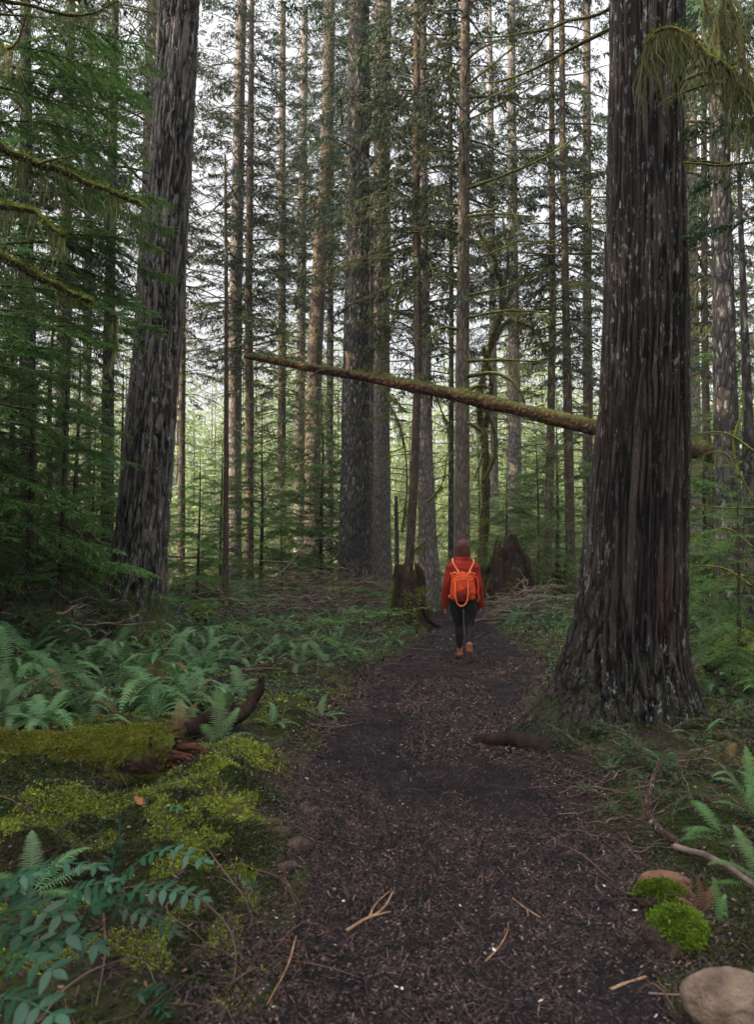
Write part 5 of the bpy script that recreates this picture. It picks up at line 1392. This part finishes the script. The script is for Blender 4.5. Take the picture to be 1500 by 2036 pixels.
for j, (l, nl, ll) in enumerate([([(210, 1800, 2.9), (250, 1735, 2.85), (320, 1690, 2.8), (405, 1710, 2.75)], 9, .050), ([(190, 1800, 2.8), (250, 1778, 2.7), (320, 1768, 2.65), (400, 1785, 2.6)], 9, .054),
                                 ([(222, 1780, 2.9), (222, 1730, 2.9), (230, 1690, 2.9), (238, 1640, 2.88)], 5, .040), ([(20, 1790, 2.8), (60, 1738, 2.8), (120, 1715, 2.8), (195, 1725, 2.8)], 7, .052),
                                 ([(70, 1840, 2.6), (120, 1800, 2.6), (165, 1765, 2.6), (215, 1752, 2.6)], 7, .052), ([(-60, 1850, 2.35), (0, 1818, 2.3), (60, 1808, 2.25), (125, 1822, 2.2)], 6, .064),
                                 ([(110, 1890, 2.5), (150, 1850, 2.45), (180, 1810, 2.4), (200, 1780, 2.4)], 7, .055), ([(210, 1790, 2.7), (250, 1805, 2.65), (300, 1825, 2.6), (345, 1850, 2.6)], 7, .045),
                                 ([(-60, 1960, 2.1), (0, 1910, 2.0), (50, 1905, 1.95), (105, 1930, 1.9)], 6, .062), ([(-60, 2040, 2.0), (0, 1990, 1.95), (50, 1990, 1.9), (110, 2020, 1.85)], 6, .060),
                                 ([(-60, 1790, 2.7), (-10, 1760, 2.65), (30, 1745, 2.6), (60, 1740, 2.6)], 6, .055), ([(60, 1900, 2.4), (110, 1870, 2.3), (150, 1860, 2.3), (190, 1880, 2.3)], 6, .06),
                                 ([(-60, 1880, 2.4), (-10, 1860, 2.35), (50, 1860, 2.3), (100, 1880, 2.25)], 7, .06), ([(90, 1830, 2.7), (60, 1790, 2.7), (30, 1770, 2.7), (0, 1765, 2.7)], 6, .05)]):
    grape_frond(og, fr(l), nl, ll, 400 + j)
og2 = empty('oregon_grape', tuple(gpt(485, 1760)), 'single drooping sprig of blue-green leaflets at the left path edge', 'plant')
b = gpt(485, 1765).y
grape_frond(og2, fr([(478, 1745, b), (495, 1755, b - .02), (508, 1790, b - .06), (522, 1842, b - .1)]), 5, .042, 420)
og3 = empty('oregon_grape', tuple(gpt(305, 2000)), 'low dark sprig of oval leaves near the bottom edge', 'plant')
b = gpt(305, 2000).y
for j, l in enumerate([[(265, 1985, b), (290, 1970, b), (320, 1965, b - .05)], [(280, 2010, b), (310, 2000, b - .05), (330, 2015, b - .1)], [(300, 2010, b), (330, 1990, b - .05), (345, 1975, b - .08)]]):
    grape_frond(og3, fr(l), 4, .036, 430 + j)
og4 = empty('oregon_grape', tuple(gpt(335, 1615)), 'tiny blue-green sprig on the moss mound', 'plant')
b = gpt(335, 1615).y
grape_frond(og4, fr([(322, 1612, b), (340, 1602, b - .02), (355, 1606, b - .04)]), 3, .042, 440)
# small ferny seedling and lobed leaf at the right bottom
ms = empty('seedling', tuple(gpt(1410, 1960)), 'lobed green leaf in front of the tan stone', 'plant')
b = gpt(1395, 1995)
V = []; lob = [(0, 0), (-.3, .25), (-.75, .2), (-.55, .5), (-.9, .75), (-.4, .8), (-.25, 1.25), (0, 1.55), (.25, 1.25), (.4, .8), (.9, .75), (.55, .5), (.75, .2), (.3, .25)]
lp_ = P(1410, 1980, b.y - .1)
s_ = .038
V = [(lp_.x - ms.location.x, lp_.y - ms.location.y, lp_.z - ms.location.z)] + [(lp_.x + x * s_ - ms.location.x, lp_.y + .2 * s_ * y - ms.location.y - .01, lp_.z + (y - .6) * s_ - ms.location.z + .008 * (abs(x) > .5)) for x, y in lob]
mk('leaf', V, np.array([(0, i, i % 14 + 1) for i in range(1, 15)]), M['fern_bright'], ms, tint=np.full(15, .2), smooth=False)
limb(ms, 'stem', [Vector((lp_.x, lp_.y, lp_.z - .02)), Vector((lp_.x + .01, lp_.y + .03, lp_.z - .06)), gpt(1420, 2000)], .0015, .001, mat=M['fern_bright'], moss=False, n=6)

# ------------------------------------------------------------------ stones
def stone(px, py, r, label, mat, seed, sq=(1, .8, .6), moss=None, group=None, sink=.35, rz=0, name='stone'):
    p = GP(px, py); 
    bm = bmesh.new(); bmesh.ops.create_icosphere(bm, subdivisions=5, radius=1)
    V = np.array([v.co[:] for v in bm.verts]); F = np.array([[v.index for v in f.verts] for f in bm.faces]); bm.free()
    V = V * (1 + .35 * (fbm(V * 1.3 + seed * 7.1, 3)[:, None] - .5) + .12 * (fbm(V * 5 + seed, 4)[:, None] - .5))
    N_ = V / np.linalg.norm(V, axis=1)[:, None]
    V = V * np.array(sq) * r
    c, s = math.cos(rz), math.sin(rz); V[:, :2] = V[:, :2] @ np.array([[c, s], [-s, c]]); N_[:, :2] = N_[:, :2] @ np.array([[c, s], [-s, c]])
    z0 = p.z + r * sq[2] * (1 - 2 * sink)
    tgt = empty(name, (p.x, p.y, p.z), label, 'stone', group) if moss else None
    V[:, 2] += z0 - p.z
    o = mk('rock' if moss else name, V, F, mat, tgt, tint=np.full(len(V), .5))
    if not moss:
        o.location = p; tag(o, label, 'stone', group)
    else:
        g = rs(seed); q = g.randint(0, len(V), 14000)
        k_ = (N_[q][:, 2] + 1.5 * (fbm(V[q] * 18, 3) - .5) + .35 * (fbm(V[q] * 60, 2) - .5) > moss[1]) & (N_[q] @ np.array(moss[3]) > -.1)
        q = q[k_]
        a_, b_, c_ = tufts(g, V[q] + g.randn(len(q), 3) * .003, N_[q], .017, 4)
        m_ = MB(); m_.add(a_, b_, tint=c_); m_.build('moss', moss[0], tgt, smooth=False, kind='stuff')
    return o
stone(1468, 2030, .132, 'large tan stone at the bottom right corner', M['stone_tan'], 3, (1.25, .8, .75), rz=-.5, sink=.25)
stone(1345, 1880, .118, 'brown stone capped with bright lime moss', M['pebble'], 5, (1.0, .9, .85), moss=(M['moss_lime'], .30, 0, (.7, 0, .7)), sink=.32)
stone(1315, 1800, .085, 'smaller stone with a lime moss patch behind the lime-capped stone', M['pebble'], 7, (1.2, .8, .7), moss=(M['moss_lime'], .35, 0, (-.6, 0, .8)), sink=.25)
stone(1325, 1765, .09, 'bare reddish-brown stone behind the two mossy stones', simple_mat('brown stone', (.19, .095, .055), (.08, .045, .03), 14, .8, .006, 45), 8, (1.3, .6, .6), rz=-.4, sink=.3)
stone(592, 1690, .062, 'brown round stone at the left edge of the path below the moss', M['pebble'], 9, (1.1, .8, .7))
for i, (px, py, r) in enumerate([(555, 1660, .05), (612, 1618, .035), (628, 1612, .03), (622, 1640, .03), (570, 1728, .045), (572, 1548, .025), (1020, 1312, .05), (1000, 1342, .06), (865, 1258, .06), (590, 1590, .03), (965, 1495, .02), (535, 1640, .04)]):
    stone(px, py, r, ['half-buried brown stone in the moss at the path edge', 'small pinkish pebble at the path edge below the moss mound', 'small pebble beside the pinkish pebble at the path edge', 'pebble under the two pinkish pebbles', 'dark stone hidden under moss left of the path',
                      'small stone beside the red rotten log end', 'flat grey stone ahead of the walker on the right', 'flat dark stone on the right half of the path', 'stone at the tip of the stump root', 'pebble halfway up the moss mound edge', 'tiny pale pebble by the black root', 'mossy-sided stone left of the half-buried brown stone'][i],
          M['pebble'], 20 + i, (1.3, .9, .55), rz=i)
# dead leaves, curled
ML = simple_mat('dead leaf', (.30, .14, .06), (.16, .07, .035), 30, .7, .002)
MLp = simple_mat('bleached leaf', (.62, .56, .52), (.40, .33, .28), 30, .7, .002)
for i, (px, py, s, mt, lb) in enumerate([(275, 1605, .075, ML, 'curled brown leaf on the moss mound'), (355, 1905, .035, ML, 'brown dead leaf among the bramble stems'), (1265, 1822, .02, MLp, 'white shred of lichen beside the lime-capped stone'), (1200, 1772, .02, MLp, 'white flower-like scrap on the path edge'),
                                         (1385, 1955, .022, MLp, 'white lichen scrap beside the lobed leaf'), (785, 1975, .014, MLp, 'tiny white scrap at the bottom of the path, left of its pair'), (800, 1978, .014, MLp, 'tiny white scrap at the bottom of the path, right of its pair'), (450, 1805, .03, ML, 'pale brown leaf beside the bramble arch'),
                                         (320, 1892, .022, M['fern_bright'], 'small yellow-green leaf on the lower left bank'), (370, 1945, .03, ML, 'tan leaf heap below the bramble arch'), (282, 1968, .022, ML, 'small orange leaf beside the low dark sprig'), (912, 1810, .014, MLp, 'small pale chip in the middle of the path'), (1078, 2005, .018, MLp, 'pale chip near the bottom of the path'),
                                         (985, 1900, .02, MLp, 'white lichen scrap on the bent twig'), (685, 1800, .014, MLp, 'pale chip left of the forked twig'), (430, 1712, .035, ML, 'reddish dead leaf over the leathery fronds'), (610, 1555, .02, MLp, 'white petal-like scrap on the left side of the path')]):
    p = GP(px, py); g = rs(i + 900)
    u = np.linspace(-1, 1, 9); Vv = []
    for a in u:
        w = math.sqrt(max(0, 1 - a * a)) * (.45 + .15 * g.rand())
        for b_ in (-1, -.5, 0, .5, 1): Vv.append((a * s * .6, b_ * w * s * .6, s * (.25 * abs(b_) ** 1.5 * w + .18 * a * a + .05 * g.randn()) + .012))
    Q = [(i_ * 5 + j, i_ * 5 + j + 1, (i_ + 1) * 5 + j + 1, (i_ + 1) * 5 + j) for i_ in range(8) for j in range(4)]
    o = mk('dead_leaf', Vv, np.array(Q), mt, tint=np.full(45, .3), label=lb, cat='leaf'); o.location = (p.x, p.y, p.z + .01); o.rotation_euler = (g.randn() * .3, g.randn() * .3, g.rand() * 6)
# ------------------------------------------------------------------ the walker
PX, PY = 1.165, 11.3
PZ = Hs(PX, PY) + .014
def cap_piece(mb, p0, p1, r0, r1, fy=1.0, n=18):
    """tapered capsule with round ends"""
    p0 = np.array(p0, float); p1 = np.array(p1, float); L = np.linalg.norm(p1 - p0); d = (p1 - p0) / (L + 1e-9)
    pts, rad = [], []
    for a in np.linspace(-PI / 2 + .05, 0, 6): pts.append(p0 + d * r0 * math.sin(a)); rad.append(r0 * math.cos(a))
    for a in np.linspace(0, PI / 2 - .05, 6): pts.append(p1 + d * r1 * math.sin(a)); rad.append(r1 * math.cos(a))
    V, Q, T = tube_arr(np.array(pts), np.array(rad), n)
    mb.add(V, Q, T)
def ell(mb, c, r, n=24):
    th = np.linspace(0, 2 * PI, n, endpoint=False); zz = np.linspace(-PI / 2 + .06, PI / 2 - .06, 14)
    pts = np.array([[0, 0, math.sin(a)] for a in zz]); V, Q, T = tube_arr(pts, np.cos(zz), n)
    mb.add(V * np.array(r) + np.array(c), Q, T)
def loft(mb, rings, n=40, cap=True):
    """rings of (z, cx, cy, rx, ry)"""
    th = np.linspace(0, 2 * PI, n, endpoint=False); V = []
    R_ = np.array(rings, float)
    u = np.linspace(0, len(R_) - 1, (len(R_) - 1) * 5 + 1)
    R2 = np.stack([np.interp(u, np.arange(len(R_)), R_[:, k]) for k in range(5)], 1)
    for z, cx, cy_, rx, ry in R2:
        for t_ in th:
            V.append((cx + rx * math.cos(t_), cy_ + ry * math.sin(t_), z))
    m_ = len(R2); i = np.arange(m_ - 1)[:, None] * n; j = np.arange(n)[None, :]; kk = (j + 1) % n
    Q = np.stack([i + j, i + kk, i + n + kk, i + n + j], -1).reshape(-1, 4)
    V += [(R2[0, 1], R2[0, 2], R2[0, 0]), (R2[-1, 1], R2[-1, 2], R2[-1, 0])]
    jj = np.arange(n); k2 = (jj + 1) % n
    T = np.concatenate([np.stack([np.full(n, m_ * n), k2, jj], 1), np.stack([np.full(n, m_ * n + 1), (m_ - 1) * n + jj, (m_ - 1) * n + k2], 1)]) if cap else None
    mb.add(np.array(V), Q, T)
def remesh(mb, name, mat, parent, vox=.006, smooth=4, loc=(0, 0, 0), wrinkle=0, wf=8, **k):
    o = mb.build(name + '_raw', None, None)
    m1 = o.modifiers.new('r', 'REMESH'); m1.mode = 'VOXEL'; m1.voxel_size = vox
    m2 = o.modifiers.new('s', 'SMOOTH'); m2.iterations = smooth; m2.factor = .5
    dg = bpy.context.evaluated_depsgraph_get(); dg.update()
    me = bpy.data.meshes.new_from_object(o.evaluated_get(dg))
    bpy.data.objects.remove(o)
    co = np.zeros(len(me.vertices) * 3); me.vertices.foreach_get('co', co); co = co.reshape(-1, 3)
    if wrinkle:
        no = np.zeros(len(co) * 3); me.vertices.foreach_get('normal', no); no = no.reshape(-1, 3)
        co += no * (wrinkle * 2 * (fbm(co * np.array([wf, wf, wf * 1.4]) + 3, 3)[:, None] - .5))
        me.vertices.foreach_set('co', co.ravel())
    me.polygons.foreach_set('use_smooth', np.ones(len(me.polygons), bool))
    me.materials.clear(); me.materials.append(mat); me.name = name
    me.update()
    r = bpy.data.objects.new(name, me); C.objects.link(r)
    if parent: r.parent = parent
    return tag(r, **k) if k else r
M['skin'] = simple_mat('skin', (.42, .24, .17), (.36, .19, .13), 12, .5, .001)
M['knit'] = simple_mat('rust red knit', (.25, .026, .013), (.16, .015, .009), 60, .95, .006, 170, (1, 1, .6), .1)
M['legging'] = simple_mat('black leggings', (.012, .012, .015), (.020, .018, .022), 30, .7, .001)
M['hair'] = simple_mat('dark auburn hair', (.12, .034, .028), (.035, .011, .011), 90, .5, .004, 160, (1, 1, .04), .2)
M['boot'] = simple_mat('tan leather', (.30, .11, .055), (.18, .06, .03), 22, .6, .002)
M['sole'] = simple_mat('dark rubber sole', (.035, .022, .018), (.02, .014, .012), 60, .8, .003)
M['bag'] = simple_mat('orange canvas', (.62, .066, .015), (.42, .038, .010), 16, .75, .003, 120)
M['bag_red'] = simple_mat('dark red canvas', (.25, .018, .010), (.18, .012, .008), 16, .8, .003, 120)
M['strap'] = simple_mat('pale orange webbing', (.70, .19, .08), (.50, .10, .035), 60, .75, .002, 200)
M['bag_shade'] = simple_mat('bag mouth shade', (.10, .012, .008), (.06, .008, .006), 20, .9, .002)  # dark tone painted in for the shade inside the bag

per = empty('person', (PX, PY, PZ), 'person seen from behind walking along the path in rust-red knit sweater and black leggings', 'person')
b = MB()
loft(b, [(.84, 0, 0, .13, .09), (.95, 0, 0, .14, .095), (1.08, 0, 0, .115, .085), (1.22, 0, 0, .135, .09), (1.30, 0, -.005, .125, .075), (1.345, 0, -.005, .06, .055)])
cap_piece(b, (0, -.01, 1.30), (0, .005, 1.45), .05, .048)
ell(b, (0, .0, 1.535), (.073, .092, .105)); ell(b, (0, .03, 1.475), (.052, .06, .055))
cap_piece(b, (0, .092, 1.53), (0, .108, 1.50), .008, .014); ell(b, (0, .078, 1.462), (.022, .012, .007)); ell(b, (0, .078, 1.452), (.020, .012, .007))
ell(b, (-.03, .078, 1.548), (.018, .012, .006)); ell(b, (.03, .078, 1.548), (.018, .012, .006)); ell(b, (0, .068, 1.428), (.022, .018, .016))
for s in (-1, 1):
    ell(b, (s * .075, .0, 1.52), (.008, .018, .03))
    cap_piece(b, (s * .12, 0, 1.285), (s * .165, 0, 1.27), .05, .052)
    cap_piece(b, (s * .165, 0, 1.27), (s * .225, -.03, 1.01), .045, .036); cap_piece(b, (s * .225, -.03, 1.01), (s * .243, .03, .765), .036, .023)
    # hand: palm, four bent fingers, thumb leaving the side of the palm
    wx, wy, wz = s * .243, .03, .765
    for q in range(4): cap_piece(b, (wx + s * .002, wy - .014 + .012 * q, wz - .01), (wx + s * .004, wy - .026 + .019 * q, wz - .075), .016, .011)
    for q, fl_ in enumerate((.052, .066, .070, .060)):
        y_ = wy - .030 + .0215 * q
        k1 = (wx + s * .004, y_, wz - .078); k2 = (wx - s * .004, y_ + .003, wz - .078 - fl_ * .5); k3 = (wx - s * .020, y_ + .005, wz - .078 - fl_ * .88)
        cap_piece(b, k1, k2, .0088, .0082, n=10); cap_piece(b, k2, k3, .0082, .0068, n=10)
    cap_piece(b, (wx, wy + .024, wz - .02), (wx - s * .012, wy + .048, wz - .055), .013, .010, n=10); cap_piece(b, (wx - s * .012, wy + .048, wz - .055), (wx - s * .022, wy + .054, wz - .085), .010, .008, n=10)
HIP = {-1: (-.088, 0, .86), 1: (.095, 0, .86)}
KNEE = {-1: (-.045, .12, .47), 1: (.085, -.01, .46)}
ANK = {-1: (-.028, .20, .10), 1: (.062, -.25, .205)}
for s in (-1, 1):
    h, k_, a_ = HIP[s], KNEE[s], ANK[s]
    cap_piece(b, h, k_, .078, .05); cap_piece(b, k_, a_, .048, .030)
cap_piece(b, ANK[-1], (-.03, .33, .035), .032, .026); cap_piece(b, ANK[1], (.062, -.20, .03), .032, .026)
remesh(b, 'body', M['skin'], per, vox=.0045, smooth=2)
for s in (-1, 1):
    e = MB(); ell(e, (s * .03, .083, 1.532), (.011, .009, .007)); e.build('eye', simple_mat('eye', (.6, .58, .55), (.05, .03, .02), 5, .2, 0), per)
# leggings
b = MB()
loft(b, [(.96, 0, 0, .150, .105), (.88, 0, -.01, .185, .128), (.80, 0, -.015, .192, .125)])
for s in (-1, 1):
    h, k_, a_ = np.array(HIP[s]), np.array(KNEE[s]), np.array(ANK[s])
    cap_piece(b, h + np.array([s * .005, -.012, -.01]), h * .45 + k_ * .55 + np.array([s * .012, -.012, 0]), .105, .083)
    cap_piece(b, h * .45 + k_ * .55 + np.array([s * .010, -.01, 0]), k_, .083, .058)
    cap_piece(b, k_, k_ * .65 + a_ * .35 + np.array([0, -.022, 0]), .056, .060); cap_piece(b, k_ * .65 + a_ * .35 + np.array([0, -.022, 0]), a_ + (a_ - k_) * -.12, .060, .034)
remesh(b, 'leggings', M['legging'], per, vox=.008, smooth=5, wrinkle=.003, wf=12)
# sweater
b = MB()
loft(b, [(.86, 0, -.01, .178, .122), (.90, 0, -.01, .192, .138), (1.0, 0, -.01, .185, .135), (1.15, 0, -.01, .180, .13), (1.25, 0, -.01, .185, .122), (1.315, 0, -.008, .165, .10), (1.35, 0, -.005, .11, .085), (1.37, 0, 0, .085, .08)])
loft(b, [(1.34, 0, -.01, .095, .085), (1.385, 0, -.006, .100, .092), (1.415, 0, 0, .095, .088), (1.42, 0, 0, .075, .07)])
for s in (-1, 1):
    cap_piece(b, (s * .11, 0, 1.275), (s * .165, -.005, 1.25), .07, .072)
    cap_piece(b, (s * .165, -.005, 1.25), (s * .220, -.03, 1.0), .066, .058); cap_piece(b, (s * .220, -.03, 1.0), (s * .238, .015, .80), .058, .054)
    cap_piece(b, (s * .240, .015, .80), (s * .245, .025, .725), .058, .040)
remesh(b, 'sweater', M['knit'], per, vox=.007, smooth=5, wrinkle=.009, wf=9)
# hair: a straight bob
b = MB()
ell(b, (0, -.004, 1.548), (.090, .104, .098))
loft(b, [(1.392, 0, -.02, .088, .066), (1.42, 0, -.022, .100, .080), (1.48, 0, -.018, .102, .088), (1.55, 0, -.012, .097, .096)])
ho_ = remesh(b, 'hair', M['hair'], per, vox=.006, smooth=3)
me = ho_.data; co = np.zeros(len(me.vertices) * 3); me.vertices.foreach_get('co', co); co = co.reshape(-1, 3)
ang = np.arctan2(co[:, 1], co[:, 0])
rr = 1 + .09 * (fbm(np.stack([np.cos(ang) * 14, np.sin(ang) * 14, co[:, 2] * 4], 1), 3) - .5) * 2
co[:, 0] *= rr; co[:, 1] *= rr
low = co[:, 2] < 1.42
co[low, 2] += .03 * (fbm(np.stack([np.cos(ang[low]) * 9, np.sin(ang[low]) * 9, 0 * ang[low]], 1), 2) - .5)
fr_ = (co[:, 1] > .055) & (co[:, 2] < 1.585)           # open the face
co[fr_, 1] = .055
me.vertices.foreach_set('co', co.ravel()); me.update()
# boots
for s in (-1, 1):
    b = MB(); q = MB()
    if s == -1:
        cap_piece(b, (-.028, .20, .15), (-.028, .20, .07), .044, .042); cap_piece(b, (-.028, .19, .05), (-.032, .36, .04), .042, .036); cap_piece(b, (-.028, .17, .06), (-.028, .19, .05), .036, .042)
        loft(q, [(.0, -.03, .265, .043, .135), (.022, -.03, .265, .045, .14)]); 
    else:
        cap_piece(b, (.062, -.245, .235), (.062, -.235, .17), .043, .042); cap_piece(b, (.062, -.245, .165), (.062, -.20, .045), .043, .037); cap_piece(b, (.062, -.225, .20), (.062, -.21, .12), .04, .042)
    bo = remesh(b, 'boot', M['boot'], per, vox=.006, smooth=3)
    if s == 1:
        loft(q, [(-.135, 0, 0, .040, .012), (-.115, 0, 0, .046, .012), (0, 0, 0, .038, .012), (.075, 0, 0, .038, .014), (.105, 0, 0, .030, .014)])
        so2 = q.build('sole', M['sole'], bo); so2.location = (.062, -.268, .142); so2.rotation_euler = (R(-16), 0, 0)
    else: q.build('sole', M['sole'], bo)

# backpack (hangs from the shoulders: a thing of its own)
bp = empty('backpack', (PX - .02, PY - .205, PZ + .80), 'bright orange slouchy canvas backpack with looped handles worn by the person', 'bag')
b = MB()
loft(b, [(.015, 0, 0, .13, .055), (.04, 0, -.005, .165, .08), (.13, 0, -.01, .170, .088), (.24, 0, -.005, .160, .082), (.31, 0, 0, .152, .066), (.36, 0, .01, .165, .045), (.385, 0, .015, .172, .032)])
bag = remesh(b, 'bag_body', M['bag'], bp, vox=.007, smooth=3, wrinkle=.014, wf=10)
# gathered rim with scalloped folds
def ribbon(mb, pts, w, up=(0, 0, 1), th=.004, sides=None):
    pts = np.array(pts, float); T_ = np.gradient(pts, axis=0); T_ /= np.linalg.norm(T_, axis=1)[:, None] + 1e-9
    sd_ = np.cross(T_, np.broadcast_to(np.array(up, float), T_.shape)); sd_ /= np.linalg.norm(sd_, axis=1)[:, None] + 1e-9; n_ = np.cross(sd_, T_)
    V = np.stack([pts - sd_ * w - n_ * th, pts + sd_ * w - n_ * th, pts + sd_ * w + n_ * th, pts - sd_ * w + n_ * th], 1).reshape(-1, 3); m_ = len(pts)
    i = np.arange(m_ - 1)[:, None] * 4; j = np.arange(4)[None, :]; kk = (j + 1) % 4
    Q = np.concatenate([np.stack([i + j, i + 4 + j, i + 4 + kk, i + kk], -1).reshape(-1, 4), [[0, 1, 2, 3], [4 * m_ - 1, 4 * m_ - 2, 4 * m_ - 3, 4 * m_ - 4]]])
    mb.add(V, Q)
b = MB()
for sg, yb in ((1, -.035), (1, .05)):
    xs_ = np.linspace(-.17, .17, 40)
    pts_ = [(x, yb * math.cos(x / .18 * PI / 2) - .002, .385 + .010 * math.cos(x * 60) - .035 * math.exp(-(x / .07) ** 2) * (yb < 0)) for x in xs_]
    V, Q, T = tube_arr(pts_, np.full(40, .009), 8); b.add(V, Q, T)
b.build('rim', M['strap'], bag)
b = MB(); ell(b, (0, .005, .382), (.14, .028, .012)); b.build('opening', M['bag_shade'], bag)  # solid dark filler on the closed top, standing in for shade inside
# front pocket, darker, with slanting upper edge
b = MB()
gx_, gz_ = np.meshgrid(np.linspace(-.095, .105, 16), np.linspace(0, 1, 12))
topz = .135 + (gx_ + .095) * .42
zz = .025 + gz_ * (topz - .025)
yy = -.098 - .012 * np.cos((gx_ - .005) / .11 * PI / 2) * np.sin(gz_ * PI) ** .3 + .022 * np.abs(gx_ / .1) ** 2 + .030 * (1 - gz_) ** 3
V = np.stack([gx_, yy, zz], -1).reshape(-1, 3); V2 = V + np.array([0, .02, 0])
i = (np.arange(11)[:, None] * 16 + np.arange(15)[None, :]).ravel()
Qf = np.stack([i, i + 1, i + 17, i + 16], 1); nn_ = len(V)
bd = np.concatenate([np.arange(16), np.arange(31, 192, 16), np.arange(190, 175, -1), np.arange(160, 0, -16)])
b.add(np.concatenate([V, V2]), np.concatenate([Qf, Qf[:, ::-1] + nn_, np.stack([bd, np.roll(bd, -1), np.roll(bd, -1) + nn_, bd + nn_], 1)])); b.build('pocket', M['bag_red'], bag)
b = MB()
ribbon(b, [(x, -.092 - .012 * math.cos(x * 9), .30 + .012 * math.cos(x * 40) + .35 * x * x) for x in np.linspace(-.13, .13, 24)], .008, (0, 1, 0)); b.build('binding', M['strap'], bag)
b = MB()
ribbon(b, [(x, -.078, .345 + 1.4 * x * x - .01) for x in np.linspace(-.10, .10, 20)], .005, (0, 1, 0)); b.build('binding', M['strap'], bag)
# long looped handle hanging down the back, short one at the side
b = MB()
pts_ = curve_pts([(-.108, -.088, .29), (-.110, -.112, .20), (-.108, -.115, .08), (-.085, -.10, -.01), (-.030, -.095, -.048), (.030, -.10, -.01), (.056, -.115, .08), (.060, -.112, .20), (.058, -.088, .29)], 60)
ribbon(b, pts_, .0105, (0, 1, 0), .004); b.build('handle', M['strap'], bp)
b = MB()
pts_ = curve_pts([(.14, -.03, .35), (.19, -.04, .31), (.205, -.03, .20), (.20, -.03, .12), (.215, -.02, .05), (.19, -.01, .0)], 40)
ribbon(b, pts_, .010, (0, 1, 0), .004); b.build('handle', M['bag'], bp)
for s in (-1, 1):
    b = MB()
    pts_ = curve_pts([(s * .055 + .02, .0, .37), (s * .10 + .02, .075, .45), (s * .14 + .02, .10, .525), (s * .135 + .02, .19, .578), (s * .13 + .02, .30, .52), (s * .15 + .02, .355, .38), (s * .18 + .02, .32, .2), (s * .17, .10, .05)], 60)
    ribbon(b, pts_, .012, (0, 0, 1) if False else (0, -1, .3), .004); b.build('shoulder_strap', M['strap'], bp)
